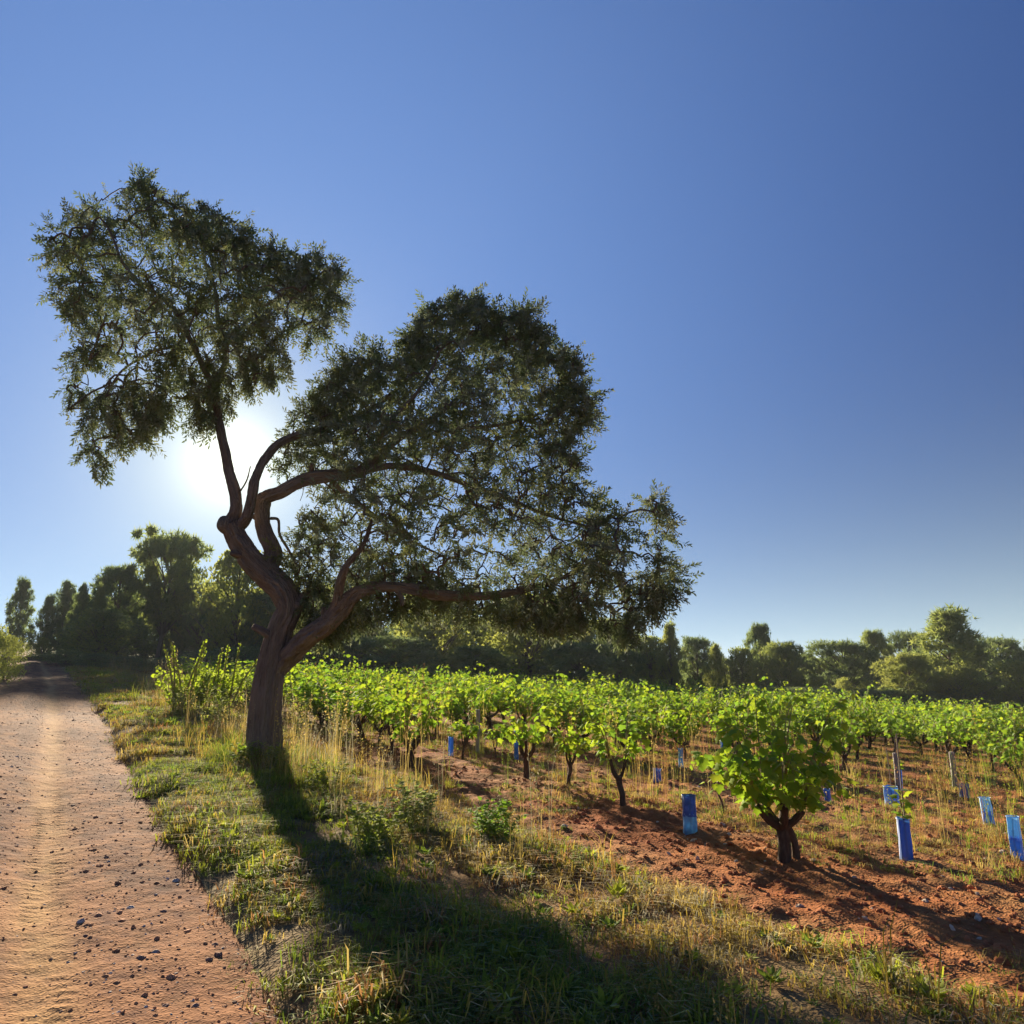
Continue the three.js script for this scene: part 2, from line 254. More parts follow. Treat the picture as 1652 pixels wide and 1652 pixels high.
  // broken stubs of lost branches
  for (const [x, y, b, dx, dy, dz, w] of [[404, 905, -0.05, -0.12, 0.05, 0.14, 5], [448, 1035, 0, -0.18, 0.12, 0.12, 5.5], [520, 1012, -0.3, 0.02, 0.16, 0.06, 4], [500, 775, -0.1, 0.03, 0.13, 0.08, 4], [640, 950, -0.45, 0.06, -0.14, 0.04, 3.4], [424, 842, 0.1, -0.13, 0.06, 0.05, 4], [480, 968, 0.05, 0.2, 0.07, 0.05, 6]]) { const c = at(x, y, b), e = c.clone().add(V(dx * 1.7, dy * 1.7, dz * 1.7)); mesh('broken_stub', tube([c, c.clone().lerp(e, 0.5).add(V(0.01, 0.015, 0)), e], [w * 1.5 / PXM, w * 1.1 / PXM, w * 0.8 / PXM], 12, { gnarl: 0.3, seed: x, rings: 10 }), M.oliveBark, tree); }
  const tips = new Set(['left', 'leftOuter', 'leftInner', 'leftSide', 'leftSpur', 'middle', 'right', 'rightLow', 'rightUp', 'rightFar', 'rightDip', 'low', 'riser', 'sucker']);
  let seed = 3;
  for (const [k, a] of Object.entries(limbs)) {
    const { p, r } = path(a), big = a[0][2] > 8, g = tube(p, r, k === 'trunk' ? 110 : big ? 56 : 10, { gnarl: k === 'trunk' ? 0.19 : big ? 0.26 : 0.2, seed: seed++ * 3.7, rings: p.length * (k === 'trunk' ? 34 : big ? 20 : 5), fissure: k === 'trunk' ? 0.014 : big ? 0.007 : 0,
      flare: k === 'trunk' ? (t, an) => 0.35 * Math.max(0, 1 - t / 0.14) ** 2 * (1 + 0.5 * Math.cos(an * 3 + 1)) + 0.07 * Math.sin(an * 2 + t * 9) * (1 - t) : null });
    const geos = [g];
    if (k === 'trunk') for (const [x, y, s, b] of [[367, 849, 19, -0.15], [471, 978, 22, 0.0], [452, 1066, 20, -0.02]]) { const c = at(x, y, b), qq = new THREE.IcosahedronGeometry(s * 0.8 / PXM, 4); const pp = qq.attributes.position; for (let i = 0; i < pp.count; i++) { const X = pp.getX(i), Y = pp.getY(i), Z = pp.getZ(i), n = 1 + 0.35 * noise(X * 7 + s, Y * 7, Z * 7); pp.setXYZ(i, X * n + c.x, Y * n * 1.05 + c.y, Z * n * 0.95 + c.z); } const ii = []; for (let i = 0; i < pp.count; i++) ii.push(i); qq.setIndex(ii); qq.computeVertexNormals(); geos.push(qq); }
    if (k === 'right') { const c = at(424, 806, 0.05), qq = new THREE.IcosahedronGeometry(11 / PXM, 3), pp = qq.attributes.position; for (let i = 0; i < pp.count; i++) { const X = pp.getX(i), Y = pp.getY(i), Z = pp.getZ(i), n = 1 + 0.3 * noise(X * 9, Y * 9, Z * 9); pp.setXYZ(i, X * n + c.x, Y * n + c.y, Z * n + c.z); } const ii = []; for (let i = 0; i < pp.count; i++) ii.push(i); qq.setIndex(ii); qq.computeVertexNormals(); geos.push(qq); }
    mesh(k === 'trunk' ? 'trunk' : big ? 'limb' : 'branch', geos.length > 1 ? mergeGeometries(geos) : g, M.oliveBark, tree);
    if (tips.has(k)) { const c = new THREE.CatmullRomCurve3(p, false, 'centripetal'), N = Math.ceil(c.getLength() / 0.18), f0 = { left: 0.85, middle: 0.45, right: 0.45, low: 0.4, riser: 0.5, sucker: 0.8 }[k] ?? 0.2; for (let i = Math.floor(N * f0); i <= N; i++) nodes.push({ p: c.getPoint(i / N), par: -1, n: 0 }); }
  }
  // crown volumes: outlines in the view, given depth of their own
  const crowns = [
    { poly: [[72, 372], [95, 362], [130, 328], [185, 312], [225, 300], [240, 292], [262, 320], [300, 332], [345, 338], [392, 362], [410, 385], [445, 402], [490, 420], [515, 412], [553, 440], [548, 512], [522, 540], [495, 572], [450, 600], [405, 628], [375, 648], [335, 690], [300, 668], [272, 712], [235, 700], [205, 715], [180, 720], [162, 768], [142, 738], [118, 700], [104, 640], [122, 560], [88, 478], [70, 420]], count: 920, deep: 1.55, back: 0.05 },
    { poly: [[476, 672], [515, 625], [560, 580], [610, 552], [662, 545], [668, 512], [700, 492], [742, 470], [792, 498], [815, 512], [858, 496], [880, 520], [884, 572], [922, 556], [938, 590], [930, 622], [970, 640], [955, 690], [925, 712], [940, 770], [985, 815], [1010, 815], [1040, 800], [1085, 830], [1098, 885], [1112, 928], [1065, 975], [1020, 1022], [960, 1002], [880, 1000], [800, 992], [720, 982], [640, 978], [580, 1000], [520, 1030], [480, 1010], [470, 940], [450, 880], [455, 820], [440, 770], [460, 720]], count: 2050, deep: 1.9, back: 0.2 },
  ];
  const inside = (poly, x, y) => { let c = false; for (let i = 0, j = poly.length - 1; i < poly.length; j = i++) { const [a, b] = poly[i], [d, e] = poly[j]; if ((b > y) !== (e > y) && x < (d - a) * (y - b) / (e - b) + a) c = !c; } return c; };
  const edge = (poly, x, y) => { let m = 1e9; for (let i = 0, j = poly.length - 1; i < poly.length; j = i++) { const [a, b] = poly[i], [d, e] = poly[j], t = clamp(((x - a) * (d - a) + (y - b) * (e - b)) / ((d - a) ** 2 + (e - b) ** 2)); m = Math.min(m, Math.hypot(x - a - t * (d - a), y - b - t * (e - b))); } return m; };
  const r = rng(77), pts = [];
  crowns.forEach((c, ci) => {
    const xs = c.poly.map(q => q[0]), ys = c.poly.map(q => q[1]); let k = 0;
    while (k < c.count) {
      const x = lerp(Math.min(...xs), Math.max(...xs), r()), y = lerp(Math.min(...ys), Math.max(...ys), r()); if (!inside(c.poly, x, y)) continue;
      const e = edge(c.poly, x, y), th = Math.min(c.deep, 0.18 + e / PXM * 1.25), dz = (2 * r() - 1) * th;
      const p = at(x, y, c.back + dz), shell = Math.abs(dz) / th;
      if (shell < 0.55 && e > 60 && r() < 0.6) continue;                          // few leaves deep inside
      const cl = noise(p.x * 1.25 + 9, p.y * 1.25, p.z * 1.25) + 0.5 * noise(p.x * 3, p.y * 3, p.z * 3 + 5);
      if (cl < -0.36 + (ci ? (y > 760 && y < 900 && x < 880 ? 0.06 : y < 740 && x > 640 ? -0.25 : 0) : 0)) continue;
      pts.push({ p, bare: ci && y > 740 && y < 960 && x < 950 && r() < 0.42, hang: ci ? step(820, 1000, y) : step(480, 640, y), e }); k++;
    }
  });
  const start = nodes.length;
  for (const q of pts) { q.d = 1e9; for (let i = 0; i < start; i++) q.d = Math.min(q.d, q.p.distanceTo(nodes[i].p)); }
  pts.sort((a, b) => a.d - b.d);
  for (const q of pts) { let best = -1, bd = 1e9; nodes.forEach((nd, i) => { const d = nd.p.distanceToSquared(q.p); if (d < bd) { bd = d; best = i; } }); nodes.push({ p: q.p, par: best, n: 0, hang: q.hang, bare: q.bare }); }
  for (let i = nodes.length - 1; i >= start; i--) { nodes[i].n += 1; const pr = nodes[nodes[i].par]; pr.n += nodes[i].n; }
  const wood = [];
  for (let i = start; i < nodes.length; i++) {
    const a = nodes[nodes[i].par], b = nodes[i], r0 = 0.0042 * Math.sqrt(Math.min(a.par < 0 ? b.n : a.n, 14)) + 0.001, r1 = 0.0042 * Math.sqrt(Math.min(b.n, 14)) + 0.0008;
    const mid = a.p.clone().lerp(b.p, 0.5).add(V((r() - 0.5) * 0.12, 0.03 + r() * 0.06, (r() - 0.5) * 0.12)); b.dir = b.p.clone().sub(mid).normalize();
    wood.push(tube([a.p, mid, b.p], [r0, (r0 + r1) / 2, r1], 5, { rings: 4, cap: false }));
  }
  mesh('branchlets', mergeGeometries(wood), M.twig, tree, 'stuff');
  // leafy shoots
  const blade = { v: [[0, 0, 0], [0.1, 0.3, 0.02], [-0.1, 0.3, 0.02], [0.105, 0.65, 0], [-0.105, 0.65, 0], [0, 1, -0.06]], f: [0, 1, 2, 1, 3, 2, 2, 3, 4, 3, 5, 4] };
  const shoots = M.olive.map((mat, vi) => {
    const L = new Leaves(), q = rng(400 + vi), n = 22;
    for (let i = 0; i < n; i++) { const t = (i + 0.6) / n, a = i * 2.4 + q(), pos = V(0.03 * Math.sin(t * 3 + vi), t * 0.3, 0.03 * t), dir = V(Math.cos(a), 0.55 + 0.5 * q() + (i > n - 3 ? 1.5 : 0), Math.sin(a)); const len = 0.052 + 0.03 * q(); L.add(blade, basis(pos, dir, ball(q).add(V(0, 0.5, 0)), len * 1.35, len, len)); }
    const stem = { v: [[0.003, 0, 0], [-0.003, 0, 0], [0, 0.3, 0.03]], f: [0, 1, 2] }; L.add(stem, new THREE.Matrix4()); return L.build();
  });
  const lists = [[], [], []];
  for (let i = start; i < nodes.length; i++) {
    const nd = nodes[i], a = nodes[nd.par], cnt = nd.bare ? 0 : nd.n > 6 ? 3 : nd.n > 2 ? 4 : 5;
    for (let k = 0; k < cnt; k++) {
      const t = nd.n > 2 ? r() : 0.35 + 0.7 * r(), p = a.p.clone().lerp(nd.p, Math.min(1, t)).add(ball(r).multiplyScalar(0.03));
      const dir = nd.dir.clone().multiplyScalar(0.7).add(ball(r).multiplyScalar(0.8)).add(V(0, 0.35 - 1.35 * nd.hang, 0)), s = 0.75 + 0.5 * r();
      const v = r() < 0.5 ? 0 : r() < 0.75 ? 1 : 2, kk = 0.8 + 0.45 * r(); lists[v].push({ m: basis(p, dir, ball(r), s), c: rgb(kk, kk, kk) });
    }
  }
  shoots.forEach((g, i) => copies('foliage', g, M.olive[i], lists[i], tree));
  console.log('olive nodes', nodes.length, 'shoots', lists.map(l => l.length).join());
}

// ---------- vines ----------
const lobed = (() => { // a five-lobed vine leaf, slightly cupped and folded along its rib
  const o = [[0.03, 0.02], [0.3, -0.12], [0.5, 0.12], [0.38, 0.26], [0.58, 0.52], [0.3, 0.58], [0.22, 0.72], [0, 1.02]], v = [[0, 0.22, 0.04]], f = [];
  const zed = (x, y) => -0.22 * Math.abs(x) - 0.16 * (y - 0.3) ** 2;
  for (const [x, y] of o) v.push([x, y, zed(x, y)]); for (let i = o.length - 2; i >= 0; i--) v.push([-o[i][0], o[i][1], zed(o[i][0], o[i][1])]);
  for (let i = 1; i < v.length - 1; i++) f.push(0, i, i + 1); f.push(0, v.length - 1, 1); return { v, f };
})();
const plainLeaf = { v: [[0, 0, 0], [0.48, 0.1, -0.1], [0.5, 0.55, -0.12], [0, 1, -0.1], [-0.5, 0.55, -0.12], [-0.48, 0.1, -0.1], [0, 0.35, 0.03]], f: [6, 0, 1, 6, 1, 2, 6, 2, 3, 6, 3, 4, 6, 4, 5, 6, 5, 0] };
function growVine(seed, { h = 1.08, w = 0.42, canes = 13, per = 11, stem = 0.42, thick = 0.042, leaf = 0.12, arms = 4, droop = 0.55, twin = false }) {
  const r = rng(seed), woodGeo = [], leaves = [], caneGeo = [], lean = V((r() - 0.5) * 0.14, 0, (r() - 0.5) * 0.14);
  const head = V(lean.x, stem, lean.z);
  woodGeo.push(tube([V(0, -0.06, 0), V(lean.x * 0.2 + (r() - 0.5) * 0.05, stem * 0.35, (r() - 0.5) * 0.05), V(lean.x * 0.8, stem * 0.7, lean.z * 0.8), head], [thick * 1.15, thick, thick * 0.95, thick * 1.1], 9, { gnarl: 0.3, seed: seed * 1.3, rings: 12 }));
  if (twin) woodGeo.push(tube([V(0.13, -0.06, -0.06), V(0.12, stem * 0.4, -0.05), V(0.07 + lean.x * 0.7, stem * 0.8, -0.03 + lean.z), V(head.x, stem + 0.02, head.z)], [thick * 0.8, thick * 0.68, thick * 0.7, thick * 0.6], 9, { gnarl: 0.3, seed: seed * 2.1, rings: 12 }));
  const roots = [];
  for (let i = 0; i < arms; i++) { const a = i / arms * 6.283 + r() * 0.8, d = w * (0.3 + 0.25 * r()), e = V(head.x + Math.cos(a) * d, stem + 0.1 + 0.12 * r(), head.z + Math.sin(a) * d); woodGeo.push(tube([V(head.x, stem - 0.04, head.z), V(lerp(head.x, e.x, 0.6), stem + 0.03, lerp(head.z, e.z, 0.6)), e], [thick * 0.8, thick * 0.62, thick * 0.5], 7, { gnarl: 0.28, seed: seed + i * 5.1, rings: 7 })); roots.push({ e, a }); }
  for (let i = 0; i < canes; i++) {
    const q = roots[i % arms], a = q.a + (r() - 0.5) * 1.7, out = w * (0.35 + 0.75 * r()), wild = r() < 0.25 ? 1.2 + 0.15 * r() : 1, up = (h - stem - 0.12) * (0.35 + 0.7 * r()) * wild, fall = wild > 1 ? 0 : droop * (r() < 0.35 ? 1.6 : 0.8) * r();
    const pts = [q.e, V(q.e.x + Math.cos(a) * out * 0.35, q.e.y + up * 0.55, q.e.z + Math.sin(a) * out * 0.35), V(q.e.x + Math.cos(a) * out * 0.75, q.e.y + up * (0.95 - fall * 0.4), q.e.z + Math.sin(a) * out * 0.75), V(q.e.x + Math.cos(a) * out * 1.15, q.e.y + up * (1.05 - fall * 1.4), q.e.z + Math.sin(a) * out * 1.15)];
    caneGeo.push(tube(pts, [0.006, 0.005, 0.003], 4, { rings: 5, cap: false })); const c = new THREE.CatmullRomCurve3(pts);
    for (let k = 0; k < per; k++) {
      const t = 0.02 + 0.98 * (k + r() * 0.7) / per, p = c.getPoint(Math.min(1, t)), az = a + (k % 2 ? 1.3 : -1.3) + (r() - 0.5) * 1.6, o = V(Math.cos(az), 0.15 + 0.3 * r(), Math.sin(az)).multiplyScalar(0.04 + 0.1 * r()); p.add(o); p.y -= 0.05 * r();
      const dir = V(Math.cos(az) * 0.6, -1.1 + 1.3 * r(), Math.sin(az) * 0.6), nm = V(Math.cos(az) + (r() - 0.5) * 1.1, 0.15 + 0.55 * r(), Math.sin(az) + (r() - 0.5) * 1.1), s = leaf * (0.65 + 0.55 * r()) * (t > 0.85 ? 0.65 : 1);
      leaves.push({ m: basis(p, dir, nm, s), tip: t > 0.8, y: p.y });
    }
  }
  return { wood: mergeGeometries(woodGeo), canes: mergeGeometries(caneGeo), leaves, r };
}
const leafGeo = new Leaves(); leafGeo.add(lobed, new THREE.Matrix4()); const LEAF = leafGeo.build();
function vineThing(seed, opt, pos, label, group, single) {
  const g = growVine(seed, opt), t = thing('grapevine', label, 'grapevine', pos, group);
  mesh('trunk', g.wood, M.vineBark, t); mesh('canes', g.canes, M.cane, t, 'stuff');
  if (single) { const rest = new Leaves(); g.leaves.slice(300).forEach(l => rest.add(lobed, l.m)); if (rest.p.length) mesh('leaves', rest.build(), M.vine[0], t, 'stuff'); } if (single) g.leaves.slice(0, 300).forEach(l => { const m = mesh('leaf', LEAF, l.tip ? M.vine[g.r() < 0.5 ? 3 : 1] : M.vine[Math.floor(g.r() * 3)], t); m.applyMatrix4(l.m); });
  else { const sets = [new Leaves(), new Leaves(), new Leaves()]; for (const l of g.leaves) sets[l.tip ? 2 : g.r() < 0.5 ? 0 : 1].add(opt.far ? plainLeaf : lobed, l.m); sets.forEach((s, i) => s.p.length && mesh('leaves', s.build(), M.vine[[0, 2, g.r() < 0.4 ? 3 : 1][i]], t, 'stuff')); }
  return t;
}
const standing = [];
const stand = (px, py) => { const p = site(px, py); standing.push(p); return p; };
const ROWG = 'vines standing in the rows of the vineyard';
vineThing(11, { h: 1.14, w: 0.44, canes: 40, per: 15, stem: 0.3, thick: 0.05, leaf: 0.098, arms: 5, droop: 0.75, twin: true }, stand(1265, 1393), 'largest and nearest bushy grapevine with thick double trunk, bright green leaves', ROWG, true);
vineThing(12, { h: 0.98, w: 0.26, canes: 11, per: 11, stem: 0.31, thick: 0.034, leaf: 0.094, arms: 3, droop: 0.6 }, stand(1005, 1309), 'slim grapevine with leaning bare trunk left of the two-tone blue sleeve', ROWG, true);
vineThing(13, { h: 0.8, w: 0.22, canes: 10, per: 10, stem: 0.32, thick: 0.026, leaf: 0.094, arms: 3, droop: 0.4 }, stand(920, 1274), 'small upright grapevine with forked stem and yellow-green leaves, at the soil edge', ROWG, true);
vineThing(14, { h: 0.92, w: 0.32, canes: 14, per: 10, stem: 0.31, thick: 0.045, leaf: 0.094, arms: 4, droop: 0.6 }, stand(850, 1258), 'grapevine with thick gnarled twisted dark trunk at the edge of the bare soil', ROWG, true);
vineThing(15, { h: 1.04, w: 0.36, canes: 18, per: 11, stem: 0.31, thick: 0.05, leaf: 0.094, arms: 4 }, stand(665, 1236), 'round bushy grapevine nearest to the olive trunk, dark forked trunk', ROWG, true);
vineThing(16, { h: 1.02, w: 0.28, canes: 13, per: 11, stem: 0.31, thick: 0.04, leaf: 0.094, arms: 3 }, stand(630, 1217), 'upright grapevine just left behind the round bushy vine near the olive', ROWG, true);
vineThing(17, { h: 0.62, w: 0.16, canes: 7, per: 9, stem: 0.26, thick: 0.02, leaf: 0.11, arms: 3 }, stand(746, 1222), 'small young grapevine alone right of the round bushy vine', ROWG, true);
vineThing(18, { h: 0.42, w: 0.12, canes: 5, per: 7, stem: 0.18, thick: 0.012, leaf: 0.1, arms: 2 }, stand(800, 1226), 'smallest sprout of a grapevine between taller vines in dry grass', ROWG, true);
vineThing(19, { h: 0.62, w: 0.13, canes: 6, per: 8, stem: 0.31, thick: 0.012, leaf: 0.094, arms: 2, droop: 0.9 }, stand(1168, 1318), 'thin-stemmed young grapevine touching the left side of the largest vine', ROWG, true);
vineThing(20, { h: 1.0, w: 0.34, canes: 16, per: 11, stem: 0.31, thick: 0.04, leaf: 0.094, arms: 4 }, stand(1362, 1250), 'bushy grapevine directly behind the right side of the largest vine', ROWG, false);
vineThing(21, { h: 1.0, w: 0.38, canes: 18, per: 11, stem: 0.31, thick: 0.045, leaf: 0.094, arms: 4 }, stand(1535, 1243), 'wide grapevine with arching dark arms above the distant blue sleeve', ROWG, false);
vineThing(22, { h: 0.98, w: 0.34, canes: 16, per: 11, stem: 0.31, thick: 0.04, leaf: 0.094, arms: 4 }, stand(1604, 1246), 'grapevine with slanting bare trunk near the right edge of the vineyard view', ROWG, false);
vineThing(23, { h: 0.92, w: 0.36, canes: 18, per: 11, stem: 0.3, thick: 0.04, leaf: 0.094, arms: 4, droop: 0.8 }, stand(1650, 1272), 'low spreading grapevine cut off by the right picture edge', ROWG, false);
vineThing(24, { h: 0.98, w: 0.28, canes: 12, per: 11, stem: 0.31, thick: 0.035, leaf: 0.094, arms: 3 }, stand(1446, 1222), 'grapevine above the blue sleeve beside the grey post', ROWG, false);
{ // the rows
  const r = rng(909), protos = [], all = [];
  for (let i = 0; i < 9; i++) protos.push([]);
  const P = new THREE.Vector3(); camera.updateMatrixWorld(); camera.updateProjectionMatrix();
  for (let k = 0; k < 26; k++) for (let j = 0; j < 44; j++) {
    const n = 5.2 + 1.95 * k + (r() - 0.5) * 0.35, s = 4.5 + 1.25 * j + (k % 2) * 0.5 + (r() - 0.5) * 0.4, [x, z] = place(n, s), d = Math.hypot(x, z), keep = r();
    if (z > -8 || keep < 0.07) continue; const far = 40 + 0.42 * Math.max(0, x) + (x < -4 ? (x + 4) * 0.75 : 0); if (-z > far) continue;
    P.set(x, baseHeight(x), z).project(camera); const px = (P.x + 1) * 826, py = (1 - P.y) * 826; if (px < 150 || px > 1720) continue;
    if (px > 1080 && py > 1236) continue; if (px > 1030 && px <= 1080 && py > 1245) continue; if (px <= 1030 && py > 1206 && px < 900) continue; if (px <= 1030 && py > 1228) continue;
    if (standing.some(q => Math.hypot(q.x - x, q.z - z) < 0.75)) continue; all.push({ x, z, d, px });
  }
  all.sort((a, b) => a.d - b.d); console.log('row vines', all.length);
  const makers = [0, 1, 2, 3, 4, 5, 6, 7, 8].map(i => ({ seed: 200 + i, opt: { h: 1.0 + 0.05 * (i % 4), w: 0.36 + 0.05 * (i % 3), canes: 25 + (i % 3) * 2, per: 14, stem: 0.27 + 0.04 * (i % 3), thick: 0.042, leaf: 0.094, arms: 4, far: true } }));
  const sources = [], SIDES = [[330, 'left of the wild shrub'], [420, 'left of the olive trunk'], [520, 'just right of the olive trunk'], [640, 'below the low olive limb'], [800, 'below the middle of the olive crown'], [950, 'below the right half of the olive crown'], [1080, 'below the olive crown tip'], [1210, 'below the small pale conical pine'], [1310, 'below the wide sky gap'], [1430, 'below the three yellow-green shrubs'], [1540, 'left of the largest right-hand pine'], [9999, 'at the right picture edge']];
  const NTH = ['first', 'second', 'third', 'fourth', 'fifth', 'sixth', 'seventh', 'eighth', 'ninth', 'tenth', 'eleventh', 'twelfth'], order = new Map(), bins = new Map();
  for (const v of all.slice(0, 286)) { const zone = v.d < 13.5 ? 0 : v.d < 20 ? 1 : v.d < 30 ? 2 : 3, key = zone + SIDES.find(q => v.px < q[0])[1]; if (!bins.has(key)) bins.set(key, []); bins.get(key).push(v); }
  for (const b of bins.values()) b.sort((p, q) => p.px - q.px).forEach((v, i) => order.set(v, i));
  all.slice(0, 286).forEach((v, i) => {
    const zone = v.d < 13.5 ? 'front' : v.d < 20 ? 'nearer' : v.d < 30 ? 'middle' : 'farthest', side = SIDES.find(q => v.px < q[0])[1], key = zone + side, nth = order.get(v);
    const label = v.d < 24 ? `${NTH[nth] || 'rightmost'} bush vine in ${zone} rows ${side}` : `green bush vine in the ${zone} rows ${side}`, k = i % makers.length; let o;
    if (!sources[k]) { o = sources[k] = vineThing(makers[k].seed, makers[k].opt, onSoil(v.x, v.z), label, `${zone} row vines ${side}`, false); }
    else { o = sources[k].clone(); o.name = numbered('grapevine'); o.userData = { label, category: 'grapevine', group: `${zone} row vines ${side}` }; scene.add(o); }
    o.position.copy(onSoil(v.x, v.z)); o.rotation.y = r() * 6.28; const wd = 0.85 + 0.35 * r(); o.scale.set(wd, 0.78 + 0.34 * r(), wd * (0.85 + 0.3 * r())); const shift = Math.floor(r() * 3); o.children.forEach(c => { if (c.name === 'leaves' && c.material !== M.vine[3]) c.material = M.vine[(M.vine.indexOf(c.material) + shift) % 3]; });
  });
  const rest = all.slice(286);
  if (rest.length) {
    const g = thing('distant_vine_rows', 'mass of green vines in the farthest rows before the trees', 'vines', V(0, 0, 0)); g.userData.kind = 'stuff';
    const list = rest.map(v => ({ m: new THREE.Matrix4().compose(onSoil(v.x, v.z), new THREE.Quaternion().setFromAxisAngle(UP, r() * 6.28), V(0.9 + 0.3 * r(), 0.88 + 0.2 * r(), 0.9 + 0.3 * r())) }));
    for (const c of sources[3].children) copies(c.name, c.geometry, c.material, list, g);
  }
}

// ---------- blue sleeves round young vines, posts ----------
{
  const plastic = (r, g, b, t) => new THREE.MeshPhysicalMaterial({ color: rgb(r, g, b), roughness: 0.5, transmission: t, thickness: 0, side: THREE.DoubleSide });
  const deep = plastic(0.05, 0.18, 0.55, 0.6), mid = plastic(0.09, 0.32, 0.78, 0.6), pale = plastic(0.25, 0.58, 0.93, 0.62), woodM = new THREE.MeshStandardMaterial({ color: rgb(0.3, 0.24, 0.17), roughness: 0.9 });
  const sleeve = (w, y0, y1, seed) => { // folded plastic sheet: a soft square in plan, creased, open at the top
    const N = 40, R = 14, pos = [], uv = [], idx = [];
    for (let j = 0; j <= R; j++) for (let i = 0; i <= N; i++) { const a = (i % N) / N * 6.2832, t = j / R, k = 1 / Math.max(Math.abs(Math.cos(a)), Math.abs(Math.sin(a))) ** 0.55, rr = w * 0.5 * k * (1 + 0.07 * noise(Math.cos(a) * 2 + seed, Math.sin(a) * 2, t * 3) + 0.05 * noise(Math.cos(a) * 5, Math.sin(a) * 5 + seed, t * 6)) * (1 - 0.07 * t), y = lerp(y0, y1 + 0.012 * noise(Math.cos(a) * 1.5 + seed, Math.sin(a) * 1.5), t); pos.push(Math.cos(a) * rr, y, Math.sin(a) * rr * 0.86); uv.push(i / N, t); }
    for (let j = 0; j < R; j++) for (let i = 0; i < N; i++) { const a = j * (N + 1) + i, b = a + N + 1; idx.push(a, b, a + 1, a + 1, b, b + 1); }
    const g = new THREE.BufferGeometry(); g.setAttribute('position', new THREE.Float32BufferAttribute(pos, 3)); g.setAttribute('uv', new THREE.Float32BufferAttribute(uv, 2)); g.setIndex(idx); g.computeVertexNormals(); return g;
  };
  // px, base, top, width px, material, second (upper) material, label, young vine height, stake
  const list = [
    [1114, 1345, 1288, 24, pale, deep, 'two-tone blue plastic vine sleeve, dark top over pale bottom, left of the largest vine', 0, 0],
    [1463, 1388, 1327, 25, deep, null, 'dark blue plastic sleeve with a leafy young vine and thin stake rising from it', 0.3, 0.75],
    [1597, 1338, 1295, 18, mid, pale, 'pale blue plastic sleeve standing alone on red soil near the right edge', 0, 0],
    [1643, 1390, 1327, 22, mid, pale, 'light blue plastic sleeve half cut off at the right picture edge', 0, 0],
    [1440, 1299, 1268, 23, mid, null, 'wide short mid-blue sleeve just right of the largest vine', 0, 0.5],
    [1556, 1284, 1261, 15, deep, null, 'small dark blue sleeve with a bright leafy vine above it, at the right', 0.26, 0.35],
    [1099, 1243, 1215, 10, pale, null, 'small pale blue sleeve in dry grass up the slope from the two-tone sleeve', 0, 0],
    [1061, 1263, 1243, 14, deep, null, 'small dark blue sleeve low in the grass, left of the pale one', 0, 0],
    [1168, 1224, 1198, 10, mid, null, 'small blue sleeve seen just left of the largest vine top', 0, 0],
    [1336, 1293, 1275, 11, deep, null, 'tiny dark blue sleeve glimpsed behind the largest vine trunk', 0, 0],
    [727, 1216, 1186, 9, mid, null, 'narrow grey-blue sleeve between the bushy vines below the olive crown', 0.2, 0],
    [833, 1224, 1170, 9, mid, null, 'tall narrow blue sleeve left of the gnarled grapevine', 0.15, 0],
    [1452, 1275, 1240, 9, mid, null, 'narrow blue sleeve tied to a grey post behind the wide blue sleeve', 0.15, 0.5],
  ];
  list.forEach(([px, by, ty, wp, m1, m2, label, young, stake], i) => {
    const p = site(px, by), k = (-p.z * Math.cos(PITCH) + (p.y - EYE) * Math.sin(PITCH)) / 1180, w = wp * k * 0.9, h = (by - ty) * k; standing.push(p);
    const t = thing('vine_sleeve', label, 'plant sleeve', p, 'blue sleeves round young vines'); t.rotation.y = i * 1.3; t.rotation.z = 0.05 * Math.sin(i * 2.2);
    let sl; if (m2) { mesh('lower_sleeve', sleeve(w * 1.04, -0.03, h * 0.52, i), m1, t); sl = mesh('upper_sleeve', sleeve(w, h * 0.44, h, i + 3), m2, t); } else sl = mesh('sleeve', sleeve(w, -0.03, h, i), m1, t);
    mesh('rim', (() => { const g = new THREE.TorusGeometry(w * 0.53, 0.0035, 5, 24); g.rotateX(Math.PI / 2); g.scale(1, 1, 0.86); g.translate(0, h, 0); return g; })(), m2 || m1, sl);
    const r = rng(600 + i); mesh('stem', tube([V(0, -0.04, 0), V(0.01, h * 0.6, 0.01), V(0.015, h + young * 0.9 + 0.02, -0.01)], [0.008, 0.006, 0.003], 6, { gnarl: 0.15, seed: i }), M.vineBark, t);
    if (stake) mesh('stake', tube([V(0.03, -0.05, 0.02), V(0.032, h + stake * 0.5, 0.022), V(0.03, h + stake, 0.02)], [0.007, 0.007, 0.006], 6), woodM, t);
    if (young) for (let q = 0; q < 16; q++) { const y = h + young * (0.05 + 0.95 * q / 16), a = q * 2.4, s = 0.06 + 0.035 * r(), l = mesh('leaf', LEAF, M.vine[q % 4], t); l.applyMatrix4(basis(V(0.012 + Math.cos(a) * 0.03, y, Math.sin(a) * 0.03), V(Math.cos(a), -0.3 + r() * 0.8, Math.sin(a)), V(Math.cos(a), 1, Math.sin(a)).add(ball(r).multiplyScalar(0.5)), s)); }
  });
  const grey = bark(rgb(1.9, 2.1, 2.4), 4);
